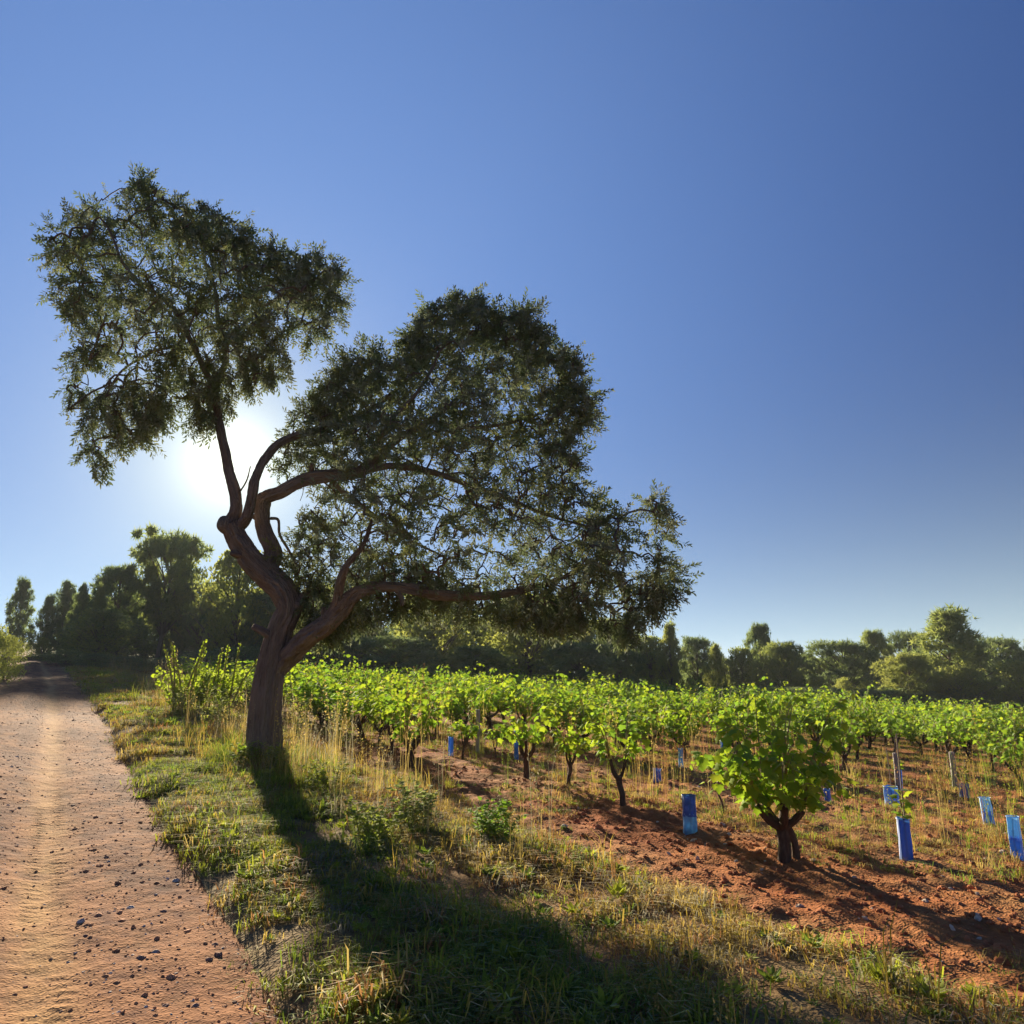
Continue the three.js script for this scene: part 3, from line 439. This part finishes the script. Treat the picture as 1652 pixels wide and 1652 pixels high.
  for (const [px, by, ty, wp, label] of [[1449, 1278, 1222, 7, 'weathered grey wooden post beside the narrow blue sleeve'], [1541, 1272, 1222, 8, 'weathered grey wooden post left of the small leafy blue sleeve'], [770, 1216, 1150, 7, 'weathered grey wooden post among the vines below the olive crown']]) {
    const p = site(px, by), k = -p.z / 1180 * 1.02, h = (by - ty) * k, w = wp * k; const t = thing('wooden_post', label, 'post', p, 'grey posts among the vines');
    mesh('shaft', tube([V(0, -0.1, 0), V(0.01, h * 0.5, 0), V(0.005, h, 0.01)], [w * 0.5, w * 0.48, w * 0.44], 9, { gnarl: 0.12, seed: px }), grey, t);
    mesh('wire_band', (() => { const g = new THREE.TorusGeometry(w * 0.52, 0.002, 4, 14); g.rotateX(Math.PI / 2); g.translate(0.008, h * 0.8, 0.006); return g; })(), woodM, t);
  }
}

// ---------- trees behind ----------
const needle = (() => { const v = [], f = []; for (let i = 0; i < 5; i++) { const a = i * 2.4, u = 0.2 + 0.18 * i, s = Math.sqrt(Math.max(0.05, 1 - (u - 0.4) ** 2)), d = [Math.cos(a) * s, u, Math.sin(a) * s], q = [-Math.sin(a) * 0.13, 0.02, Math.cos(a) * 0.13], o = v.length; v.push([q[0], q[1], q[2]], [-q[0], 0, -q[2]], [d[0], d[1], d[2]]); f.push(o, o + 1, o + 2); } return { v, f }; })();
const sprig = { v: [[0, 0, 0], [0.3, 0.35, 0.1], [-0.05, 0.8, 0], [-0.32, 0.4, -0.1], [0.1, 0.2, 0.35], [0.05, 0.75, 0.3]], f: [0, 1, 2, 0, 2, 3, 0, 4, 5] };
const POSES = {
  cone: (t, r) => 0.5 * (1 - t) ** 0.75 * (0.75 + 0.35 * r()) + 0.03, dome: (t, r) => 0.5 * Math.sqrt(Math.max(0, 1 - (2 * t - 0.85) ** 2 / 1.4)) * (0.8 + 0.3 * r()), umbrella: (t, r) => (t < 0.42 ? 0.2 + 0.4 * t : 0.5 * Math.sqrt(Math.max(0, 1 - ((t - 0.62) / 0.42) ** 2))) * (0.8 + 0.3 * r()), bush: (t, r) => 0.5 * Math.sqrt(Math.max(0, 1 - t * t)) * (0.8 + 0.3 * r()),
};
function growTree(seed, { form, bare = 0.15, clumps = 60, tufts = 55, leafy = false, spread = 0.11 }) { // unit tree: height 1, width 1
  const r = rng(seed), wood = [], L = new Leaves(), shade = new Leaves(), bend1 = (r() - 0.5) * 0.12, bend2 = (r() - 0.5) * 0.12;
  const axisAt = t => V(bend1 * Math.sin(t * 2.6), t, bend2 * Math.sin(t * 2.1));
  wood.push(tube([V(0, -0.03, 0), axisAt(0.25), axisAt(0.5), axisAt(0.75), axisAt(0.95)], [0.035, 0.028, 0.022, 0.012, 0.004], 7, { gnarl: 0.15, seed, rings: 12 }));
  for (let i = 0; i < clumps; i++) {
    const t = (i + r()) / clumps, y = bare + (0.97 - bare) * t, R = POSES[form](t, r), a = i * 2.399 + r(), out = R * (form === 'cone' ? 0.7 + 0.65 * Math.abs(Math.sin(t * 15 + seed)) * r() : 1) * (1 + 0.5 * noise(seed + Math.cos(i * 2.399) * 1.3, Math.sin(i * 2.399) * 1.3, t * 3.5)) * (0.45 + 0.65 * r()), c0 = axisAt(y), c = V(c0.x + Math.cos(a) * out, y + out * 0.12 * (form === 'cone' ? 1 : 2), c0.z + Math.sin(a) * out), from = axisAt(Math.max(bare * 0.7, y - 0.12 - out * 0.3));
    if (i % 2 === 0) wood.push(tube([from, from.clone().lerp(c, 0.5).add(V(0, 0.02, 0)), c], [0.011 * (1.2 - t), 0.007, 0.003], 5, { rings: 4, cap: false }));
    const cr = spread * (0.35 + 0.85 * r()), light = r() < 0.5;
    for (let k = 0; k < tufts; k++) { const b = ball(r), rad = cr * Math.cbrt(r()) * (r() < 0.12 ? 1.35 : 1), p = V(c.x + b.x * rad * 1.25, c.y + b.y * rad * 0.62, c.z + b.z * rad * 1.25), dir = V(b.x, b.y * 0.6 + 0.45, b.z).add(ball(r).multiplyScalar(0.5)), s = (leafy ? 0.044 : 0.046) * (0.7 + 0.6 * r()); ((r() < 0.82) === light ? L : shade).add(leafy ? sprig : needle, basis(p, dir, ball(r), s)); }
  }
  return { wood: mergeGeometries(wood), a: L.build(), b: shade.build() };
}
const STOCK = {
  cone: [growTree(31, { form: 'cone', bare: 0.08, clumps: 95, tufts: 30, spread: 0.085 }), growTree(32, { form: 'cone', bare: 0.12, clumps: 85, tufts: 30, spread: 0.09 })],
  dome: [growTree(41, { form: 'dome', bare: 0.06, clumps: 123, tufts: 40, spread: 0.096 }), growTree(42, { form: 'dome', bare: 0.1, clumps: 116, tufts: 40, spread: 0.096 }), growTree(43, { form: 'dome', bare: 0.03, clumps: 170, tufts: 44, spread: 0.1, leafy: true })],
  umbrella: [growTree(51, { form: 'umbrella', bare: 0.3, clumps: 123, tufts: 40, spread: 0.080 })],
  bush: [growTree(61, { form: 'bush', bare: 0.02, clumps: 70, tufts: 62, spread: 0.15, leafy: true }), growTree(62, { form: 'bush', bare: 0.03, clumps: 70, tufts: 62, spread: 0.14 })],
};
{
  const r = rng(321), G = 'trees along the far edge of the vineyard';
  const woods = (name, label, form, v, tone, px, ty, depth, wpx, group = G) => {
    const probe = spot(px, 1090, depth), p = onSoil(probe.x, probe.z), k = depth / 1180, h = spot(px, ty, depth).y - p.y, s = STOCK[form][v], t = thing(name, label, name.includes('shrub') ? 'shrub' : name.includes('pine') ? 'pine tree' : 'tree', p, group);
    t.rotation.y = r() * 6.28; t.scale.set(wpx * k, h, wpx * k * (0.85 + 0.3 * r()));
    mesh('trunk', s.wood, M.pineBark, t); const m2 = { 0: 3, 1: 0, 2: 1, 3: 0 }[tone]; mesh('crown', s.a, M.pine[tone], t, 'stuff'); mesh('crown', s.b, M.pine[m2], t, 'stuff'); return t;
  };
  // left of the olive
  woods('pine_tree', 'slender pine at the left picture edge beyond the track', 'cone', 0, 0, 18, 934, 58, 62);
  woods('pine_tree', 'tall thin pine on the crest right of the track end', 'cone', 1, 0, 88, 938, 62, 56);
  woods('pine_tree', 'narrow pine second from the track end on the crest', 'cone', 0, 0, 66, 962, 60, 50);
  woods('pine_tree', 'narrow dark pine third from the track end on the crest', 'cone', 1, 3, 118, 942, 56, 42);
  woods('pine_tree', 'thin pointed pine fourth from the track end', 'cone', 0, 1, 146, 944, 52, 44);
  woods('broadleaf_tree', 'bushy green tree overhanging the verge at the track bend', 'dome', 2, 1, 150, 985, 52, 100);
  woods('pine_tree', 'dense rounded pine left of the tall umbrella pine', 'dome', 0, 0, 182, 918, 62, 105);
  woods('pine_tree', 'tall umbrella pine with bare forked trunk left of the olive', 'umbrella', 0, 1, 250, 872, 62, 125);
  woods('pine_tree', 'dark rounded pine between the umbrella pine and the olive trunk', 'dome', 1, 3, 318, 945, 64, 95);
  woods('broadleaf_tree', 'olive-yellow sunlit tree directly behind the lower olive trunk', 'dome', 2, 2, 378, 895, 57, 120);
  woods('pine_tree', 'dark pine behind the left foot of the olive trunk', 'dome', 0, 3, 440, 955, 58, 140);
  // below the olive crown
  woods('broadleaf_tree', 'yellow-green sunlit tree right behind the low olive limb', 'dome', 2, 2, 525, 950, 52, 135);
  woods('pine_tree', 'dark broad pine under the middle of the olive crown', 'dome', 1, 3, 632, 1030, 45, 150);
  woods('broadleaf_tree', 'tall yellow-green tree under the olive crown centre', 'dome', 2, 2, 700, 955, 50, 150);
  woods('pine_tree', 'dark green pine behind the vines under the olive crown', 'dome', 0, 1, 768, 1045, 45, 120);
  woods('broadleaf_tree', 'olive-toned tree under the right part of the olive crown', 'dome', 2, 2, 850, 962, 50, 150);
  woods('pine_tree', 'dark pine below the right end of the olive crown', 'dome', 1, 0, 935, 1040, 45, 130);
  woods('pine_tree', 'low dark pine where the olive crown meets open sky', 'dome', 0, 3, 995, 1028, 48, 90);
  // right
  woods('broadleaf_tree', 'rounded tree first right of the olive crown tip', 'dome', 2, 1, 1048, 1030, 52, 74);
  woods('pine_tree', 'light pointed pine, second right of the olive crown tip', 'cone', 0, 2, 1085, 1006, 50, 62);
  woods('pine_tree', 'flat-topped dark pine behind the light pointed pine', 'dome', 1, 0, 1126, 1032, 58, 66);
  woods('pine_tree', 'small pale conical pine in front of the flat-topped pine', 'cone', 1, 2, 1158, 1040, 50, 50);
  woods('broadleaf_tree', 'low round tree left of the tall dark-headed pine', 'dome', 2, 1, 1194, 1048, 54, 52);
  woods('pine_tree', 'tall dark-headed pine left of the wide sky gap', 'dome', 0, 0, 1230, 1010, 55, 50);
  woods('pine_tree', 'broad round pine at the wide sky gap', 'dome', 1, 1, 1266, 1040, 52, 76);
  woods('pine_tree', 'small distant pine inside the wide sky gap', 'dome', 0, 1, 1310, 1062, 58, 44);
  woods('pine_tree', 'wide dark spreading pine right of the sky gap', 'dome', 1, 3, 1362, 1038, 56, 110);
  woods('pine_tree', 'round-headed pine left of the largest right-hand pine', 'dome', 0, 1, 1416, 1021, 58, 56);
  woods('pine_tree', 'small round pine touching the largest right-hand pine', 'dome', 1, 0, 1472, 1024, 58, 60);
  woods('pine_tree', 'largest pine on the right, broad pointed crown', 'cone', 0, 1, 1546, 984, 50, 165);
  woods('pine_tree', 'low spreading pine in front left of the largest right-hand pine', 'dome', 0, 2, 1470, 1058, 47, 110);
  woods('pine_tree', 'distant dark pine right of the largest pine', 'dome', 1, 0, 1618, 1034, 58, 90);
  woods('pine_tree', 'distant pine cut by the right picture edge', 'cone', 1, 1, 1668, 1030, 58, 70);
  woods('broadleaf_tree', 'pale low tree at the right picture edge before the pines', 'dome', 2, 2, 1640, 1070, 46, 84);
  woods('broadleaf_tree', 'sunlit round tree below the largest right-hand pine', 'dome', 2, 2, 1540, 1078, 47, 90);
  // the wood goes on behind the first line
  const fill = (x0, x1, dx, ty, depth, w, where) => { for (let px = x0, i = 0; px <= x1; px += dx * (0.8 + 0.4 * r()), i++) woods(i % 3 === 1 ? 'broadleaf_tree' : 'pine_tree', `hazy green tree in the second line of the wood ${where}`, i % 4 === 3 ? 'cone' : 'dome', i % 3 === 1 ? (i % 4 === 3 ? 0 : 2) : i % 2, [1, 1, 0, 2][(i * 7 + px) % 4 | 0], px, ty + 16 * (r() - 0.5), depth + 6 * r(), w * (0.8 + 0.4 * r()), `second line of the wood ${where}`); };
  fill(112, 470, 40, 962, 68, 84, 'left of the olive'); fill(485, 1020, 52, 996, 56, 100, 'under the olive crown'); fill(1040, 1680, 58, 1060, 63, 84, 'right of the olive');
  // shrubs
  const S = 'shrubs at the foot of the trees';
  [[1322, 1094, 50, 46, 'bright yellow-green shrub, left of three below the wide dark pine'], [1360, 1096, 51, 42, 'bright yellow-green shrub, middle of three below the wide dark pine'], [1398, 1100, 51, 44, 'bright yellow-green shrub, right of three below the wide dark pine']].forEach(a => woods('shrub', a[4], 'bush', 0, 2, a[0], a[1], a[2], a[3], S));
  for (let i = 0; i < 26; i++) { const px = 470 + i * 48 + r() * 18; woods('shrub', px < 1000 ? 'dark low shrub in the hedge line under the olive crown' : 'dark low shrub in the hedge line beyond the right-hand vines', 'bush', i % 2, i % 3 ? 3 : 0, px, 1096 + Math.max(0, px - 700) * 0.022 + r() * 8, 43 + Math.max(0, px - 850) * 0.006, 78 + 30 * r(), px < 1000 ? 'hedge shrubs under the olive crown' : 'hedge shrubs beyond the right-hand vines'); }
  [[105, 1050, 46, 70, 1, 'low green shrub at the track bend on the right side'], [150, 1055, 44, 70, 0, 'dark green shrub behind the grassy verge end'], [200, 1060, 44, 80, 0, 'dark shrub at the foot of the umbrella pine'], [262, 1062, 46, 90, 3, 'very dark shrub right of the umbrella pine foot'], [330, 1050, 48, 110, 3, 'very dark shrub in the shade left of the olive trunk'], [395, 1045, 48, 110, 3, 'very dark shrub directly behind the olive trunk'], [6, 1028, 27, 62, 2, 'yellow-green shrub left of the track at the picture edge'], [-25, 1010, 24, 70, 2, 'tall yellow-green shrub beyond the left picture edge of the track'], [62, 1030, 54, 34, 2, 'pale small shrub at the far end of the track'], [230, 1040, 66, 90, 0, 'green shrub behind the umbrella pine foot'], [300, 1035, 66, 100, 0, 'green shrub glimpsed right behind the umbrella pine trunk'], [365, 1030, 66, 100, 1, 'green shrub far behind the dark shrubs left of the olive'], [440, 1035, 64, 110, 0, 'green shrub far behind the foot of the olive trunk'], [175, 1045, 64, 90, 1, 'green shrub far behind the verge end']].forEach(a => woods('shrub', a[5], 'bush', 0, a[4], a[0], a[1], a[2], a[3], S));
  // wild bush with long upright bare shoots left of the olive trunk
  const p = site(335, 1158), b = thing('wild_shrub', 'yellow-green wild shrub with long upright bare shoots left of the olive trunk', 'shrub', p), q = rng(71), L = [new Leaves(), new Leaves()], W = [];
  for (let i = 0; i < 60; i++) {
    const a = q() * 6.28, d = 0.2 + 0.75 * q(), tall = i < 12, y = tall ? 1.3 + 0.45 * q() : 0.6 + 0.5 * q(), o = V((q() - 0.5) * 1.5, 0, (q() - 0.5) * 0.8), e = V(o.x + Math.cos(a) * d * 0.75, y, o.z + Math.sin(a) * d * 0.5), c = V(o.x + Math.cos(a) * d * 0.3, y * 0.55, o.z + Math.sin(a) * d * 0.2);
    W.push(tube([o.clone().setY(-0.05), c, e], tall ? [0.024, 0.02, 0.013] : [0.009, 0.007, 0.003], 5, { rings: 6 })); const cv = new THREE.CatmullRomCurve3([o, c, e]), n = tall ? 70 : 40;
    for (let k = 0; k < n; k++) { const t = tall ? 0.2 + 0.8 * q() : 0.25 + 0.75 * q(), az = q() * 6.28; L[k % 2].add(plainLeaf, basis(cv.getPoint(t).add(ball(q).multiplyScalar(tall ? 0.02 : 0.06)), V(Math.cos(az), 0.6 * q() - (tall ? -0.2 : 0.6), Math.sin(az)), ball(q), tall ? 0.03 + 0.03 * q() : 0.05 + 0.045 * q())); }
  }
  mesh('shoots', mergeGeometries(W), M.cane, b); mesh('leaves', L[0].build(), M.vine[1], b, 'stuff'); mesh('leaves', L[1].build(), M.bush, b, 'stuff');
  // foreground weeds
  for (const [px, py, h, w, mats, label] of [[672, 1352, 0.42, 0.34, [M.pine[1], M.pine[0]], 'dark grey-green weedy bush in the foreground verge'], [795, 1372, 0.3, 0.34, [M.vine[2], M.vine[0]], 'fresh bright green weed clump at the edge of the bare soil'], [600, 1372, 0.3, 0.34, [M.pine[1], M.bush], 'low olive-green weed clump left of the dark weedy bush'], [505, 1150, 0.75, 0.4, [M.bush, M.vine[1]], 'yellow-green sapling shrub right behind the olive trunk'], [385, 1145, 1.25, 0.5, [M.bush, M.vine[1]], 'leafy yellow-green sapling touching the left side of the olive trunk'], [345, 1185, 0.75, 0.5, [M.bush, M.pine[2]], 'straggly pale weed bush left of the olive trunk'], [290, 1165, 0.6, 0.5, [M.pine[2], M.bush], 'straggly weed bush at the far side of the verge'], [487, 1190, 0.75, 0.36, [M.bush, M.pine[2]], 'thin leafy weed stalks touching the right side of the olive trunk'], [548, 1200, 0.85, 0.42, [M.pine[2], M.bush], 'tall thin leafy weeds between the olive trunk and the first vines'], [452, 1250, 0.32, 0.32, [M.pine[1], M.bush], 'low weeds at the right foot of the olive trunk'], [392, 1245, 0.3, 0.3, [M.pine[1], M.vine[0]], 'low green weeds at the left foot of the olive trunk'], [520, 1290, 0.35, 0.4, [M.bush, M.pine[2]], 'pale weeds beside the shadow of the olive trunk']]) {
    const c = thing('weed_clump', label, 'weeds', site(px, py)), W2 = [], A = [new Leaves(), new Leaves()], z = rng(px);
    for (let i = 0; i < 30; i++) { const a = z() * 6.28, d = w * (0.3 + 0.8 * z()), y = h * (0.5 + 0.6 * z()), o = V((z() - 0.5) * w * 0.8, -0.02, (z() - 0.5) * w * 0.8), e = V(o.x + Math.cos(a) * d * 0.6, y, o.z + Math.sin(a) * d * 0.6), m = V(o.x + Math.cos(a) * d * 0.2, y * 0.6, o.z + Math.sin(a) * d * 0.2); W2.push(tube([o, m, e], [0.003, 0.0025, 0.001], 4, { rings: 4, cap: false })); const cv = new THREE.CatmullRomCurve3([o, m, e]); for (let k = 0; k < 20; k++) { const az = z() * 6.28, s = 0.03 + 0.025 * z(); A[k % 2].add(plainLeaf, basis(cv.getPoint(0.12 + 0.88 * z()), V(Math.cos(az), 0.6 * z(), Math.sin(az)), V(Math.cos(az), 1.3, Math.sin(az)).add(ball(z).multiplyScalar(0.5)), s * 0.7, s, s)); } }
    mesh('stems', mergeGeometries(W2), M.cane, c); A.forEach((l, i) => mesh('leaves', l.build(), mats[i], c, 'stuff'));
  }
}

// ---------- grass ----------
function tuft(seed, { n, h, w, lean, width }) {
  const r = rng(seed), L = new Leaves();
  for (let i = 0; i < n; i++) {
    const a = r() * 6.28, y = h * (0.45 + 0.65 * r()), l = lean * (0.3 + r()) * y, x0 = (r() - 0.5) * w, z0 = (r() - 0.5) * w, b = a + 1.57 + (r() - 0.5), wx = Math.cos(b) * width, wz = Math.sin(b) * width, c = Math.cos(a), s = Math.sin(a);
    L.add({ v: [[x0 - wx, -0.01, z0 - wz], [x0 + wx, -0.01, z0 + wz], [x0 + c * l * 0.3 - wx * 0.8, y * 0.55, z0 + s * l * 0.3 - wz * 0.8], [x0 + c * l * 0.3 + wx * 0.8, y * 0.55, z0 + s * l * 0.3 + wz * 0.8], [x0 + c * l, y * (1 - 0.25 * lean), z0 + s * l]], f: [0, 1, 2, 1, 3, 2, 2, 3, 4] }, new THREE.Matrix4());
  }
  return L.build();
}
function oats(seed) { // tall dry stalks with nodding seed heads
  const r = rng(seed), L = new Leaves();
  for (let i = 0; i < 9; i++) {
    const a = r() * 6.28, y = 0.45 + 0.4 * r(), l = 0.06 + 0.16 * r(), x0 = (r() - 0.5) * 0.16, z0 = (r() - 0.5) * 0.16, c = Math.cos(a), s = Math.sin(a), wx = -s * 0.0016, wz = c * 0.0016;
    L.add({ v: [[x0 - wx, 0, z0 - wz], [x0 + wx, 0, z0 + wz], [x0 + c * l * 0.3 - wx, y * 0.6, z0 + s * l * 0.3 - wz], [x0 + c * l * 0.3 + wx, y * 0.6, z0 + s * l * 0.3 + wz], [x0 + c * l, y, z0 + s * l]], f: [0, 1, 2, 1, 3, 2, 2, 3, 4] }, new THREE.Matrix4());
    for (let k = 0; k < 7; k++) { const t = 0.78 + 0.22 * k / 6, p = V(x0 + c * l * t, y * t, z0 + s * l * t); L.add({ v: [[0, 0, 0], [0.22, 0.45, 0.05], [0, 1, 0], [-0.22, 0.45, -0.05]], f: [0, 1, 2, 0, 2, 3] }, basis(p, ball(r).add(V(c * 0.4, 0.1, s * 0.4)), ball(r), 0.02 + 0.01 * r())); }
  }
  return L.build();
}
function rosette(seed) { const r = rng(seed), L = new Leaves(); for (let i = 0; i < 15; i++) { const a = i * 2.4, s = 0.028 + 0.03 * r(); L.add(plainLeaf, basis(V(Math.cos(a) * 0.015, 0.01 + 0.03 * r(), Math.sin(a) * 0.015), V(Math.cos(a), 0.3 + 1.3 * r(), Math.sin(a)), V(-Math.cos(a) * 0.6, 0.8, -Math.sin(a) * 0.6).add(ball(r).multiplyScalar(0.4)), s * 0.55, s * 1.2, s)); } return L.build(); }
{
  const r = rng(1234), shapes = { short: tuft(1, { n: 22, h: 0.06, w: 0.16, lean: 1.7, width: 0.003 }), mid: tuft(2, { n: 20, h: 0.115, w: 0.16, lean: 1.5, width: 0.003 }), long: tuft(3, { n: 12, h: 0.32, w: 0.16, lean: 0.7, width: 0.0025 }), oat: oats(4), weed: rosette(5), herb: rosette(8) };
  const zones = { verge_grass: { short: [], mid: [], long: [], oat: [], weed: [], herb: [] }, vineyard_weeds: { short: [], mid: [], long: [], oat: [], weed: [], herb: [] } };
  const tones = { green: [0.18, 0.26, 0.03], lime: [0.33, 0.37, 0.035], straw: [0.46, 0.35, 0.11], gold: [0.42, 0.31, 0.06], rust: [0.36, 0.19, 0.07], grey: [0.3, 0.27, 0.17] };
  const put = (zone, kind, x, z, tone, scale) => { if (kind === 'weed') { scale *= 0.45 + 0.5 * r(); if (r() < 0.5) kind = 'herb'; } const k = 0.7 + 0.55 * r(), c = tones[tone]; zones[zone][kind].push({ m: new THREE.Matrix4().compose(onSoil(x, z), new THREE.Quaternion().setFromAxisAngle(UP, r() * 6.28), V(scale, scale * (0.75 + 0.5 * r()), scale)), c: rgb(c[0] * k, c[1] * k, c[2] * k) }); };
  // verge right of the track, and the strip on its left
  for (let i = 0; i < 26000; i++) {
    const left = r() < 0.1, s = 1.5 + (i < 17000 ? 13 * r() : 13 + 34 * r()), n = left ? ROAD_L + bend(s) - 0.05 - 3 * r() ** 1.5 : lerp(ROAD_R + bend(s), 4.1, r()), [x, z] = place(n, s); if (z > -2.2) continue;
    const rn = n - bend(s), p = fbm(x * 0.9, z * 0.9, 40, 3), q = noise(x * 2.6, z * 2.6, 44), d = Math.hypot(x, z), edgeDist = left ? ROAD_L - rn : rn - ROAD_R;
    if (edgeDist < 0.22 + 0.25 * p && r() < 0.75) continue; if (n > 3.0 && r() < (n - 3.0) * 0.8) continue; const bare = noise(x * 1.9 + 7, z * 1.9, 51) + 0.6 * q; if (bare < -0.25 && r() < 0.8) continue;
    const nearFoot = Math.hypot(x + 3.3, z + 9.6) < 1.6, greenish = (d < 8.5 ? 0.6 : 0.4) + 0.9 * p + (nearFoot ? 0.25 : 0) - (n > 2.6 ? 0.25 : 0), tone = r() < greenish ? (r() < 0.35 ? 'green' : 'lime') : ['straw', 'gold', 'gold', 'gold', 'rust', 'grey'][Math.floor(r() * 6)];
    const u = r(), tallZone = n > 2.4 && n < 4.2 && s > 7.5 && noise(x * 1.3, z * 1.3, 47) > -0.25, kind = u < 0.5 ? 'short' : u < (tallZone ? 0.86 : 0.82) ? 'mid' : u < (tallZone ? 0.92 : 0.835) ? (edgeDist > 0.9 ? 'long' : 'short') : u < 0.98 && !tallZone ? 'weed' : edgeDist > 1.1 && r() < (tallZone ? 0.5 : 0.3) ? 'oat' : 'short';
    put('verge_grass', kind, x, z, kind === 'oat' ? (r() < 0.6 ? 'straw' : 'grey') : kind === 'weed' ? (r() < 0.35 ? 'green' : 'lime') : tone, (0.75 + 0.55 * clamp(0.5 + q)) * (kind === 'oat' ? 0.45 + 0.75 * r() ** 2 * (tallZone ? 1 : 0.5) : 0.7 + 0.7 * r()) * (d > 14 ? 1.25 : 1));
  }
  for (let i = 0; i < 420; i++) { const a = r() * 6.28, d = 0.3 + 0.55 * r() ** 1.5; put('verge_grass', r() < 0.5 ? 'mid' : r() < 0.6 ? 'long' : 'short', -3.46 + Math.cos(a) * d, -10.69 + Math.sin(a) * d, r() < 0.6 ? 'green' : r() < 0.6 ? 'gold' : 'straw', 0.8 + 0.6 * r()); }
  // between the vines
  for (let i = 0; i < 26000; i++) {
    const d = 3 + 37 * r() ** 1.25, a = lerp(-0.62, 0.68, r()), x = d * Math.sin(a), z = -d * Math.cos(a), n = across(x, z); if (n < 3.9 || z > -2.6) continue;
    const p = fbm(x * 0.7, z * 0.7, 60, 3), q = noise(x * 2.2, z * 2.2, 64), strip = n < 5.6 ? 0.35 : 0; if (p + 0.5 * q < 0.2 + strip - 0.36 * step(8, 12, d) + (r() - 0.5) * 0.3) continue;
    const t = r(), tone = t < 0.22 ? 'green' : t < 0.38 ? 'lime' : t < 0.62 ? 'gold' : t < 0.84 ? 'straw' : 'rust', u = r(), kind = u < 0.6 ? 'short' : u < 0.84 ? 'mid' : u < 0.9 ? 'weed' : u < 0.97 ? 'long' : 'oat';
    put('vineyard_weeds', d < 8 && kind === 'long' ? 'mid' : kind, x, z, tone, (0.55 + 0.6 * r()) * (d > 14 ? 1.3 : 1));
  }
  const info = { verge_grass: ['green and straw-coloured grass and weeds covering the verge round the olive', 'grass'], vineyard_weeds: ['patchy dry grass and weeds growing between the vines', 'weeds'] };
  for (const [zone, kinds] of Object.entries(zones)) { const g = thing(zone, ...info[zone], V(0, 0, 0)); g.userData.kind = 'stuff'; for (const [k, list] of Object.entries(kinds)) if (list.length) { copies({ short: 'short_grass', mid: 'grass', long: 'long_grass', oat: 'dry_oat_grass', weed: 'leafy_weeds', herb: 'leafy_weeds' }[k], shapes[k], M.grass, list, g); console.log(zone, k, list.length); } }
}

scene.fog = new THREE.FogExp2(new THREE.Color().setRGB(0.9, 0.93, 1), 0.0005);
renderer.render(scene, camera);
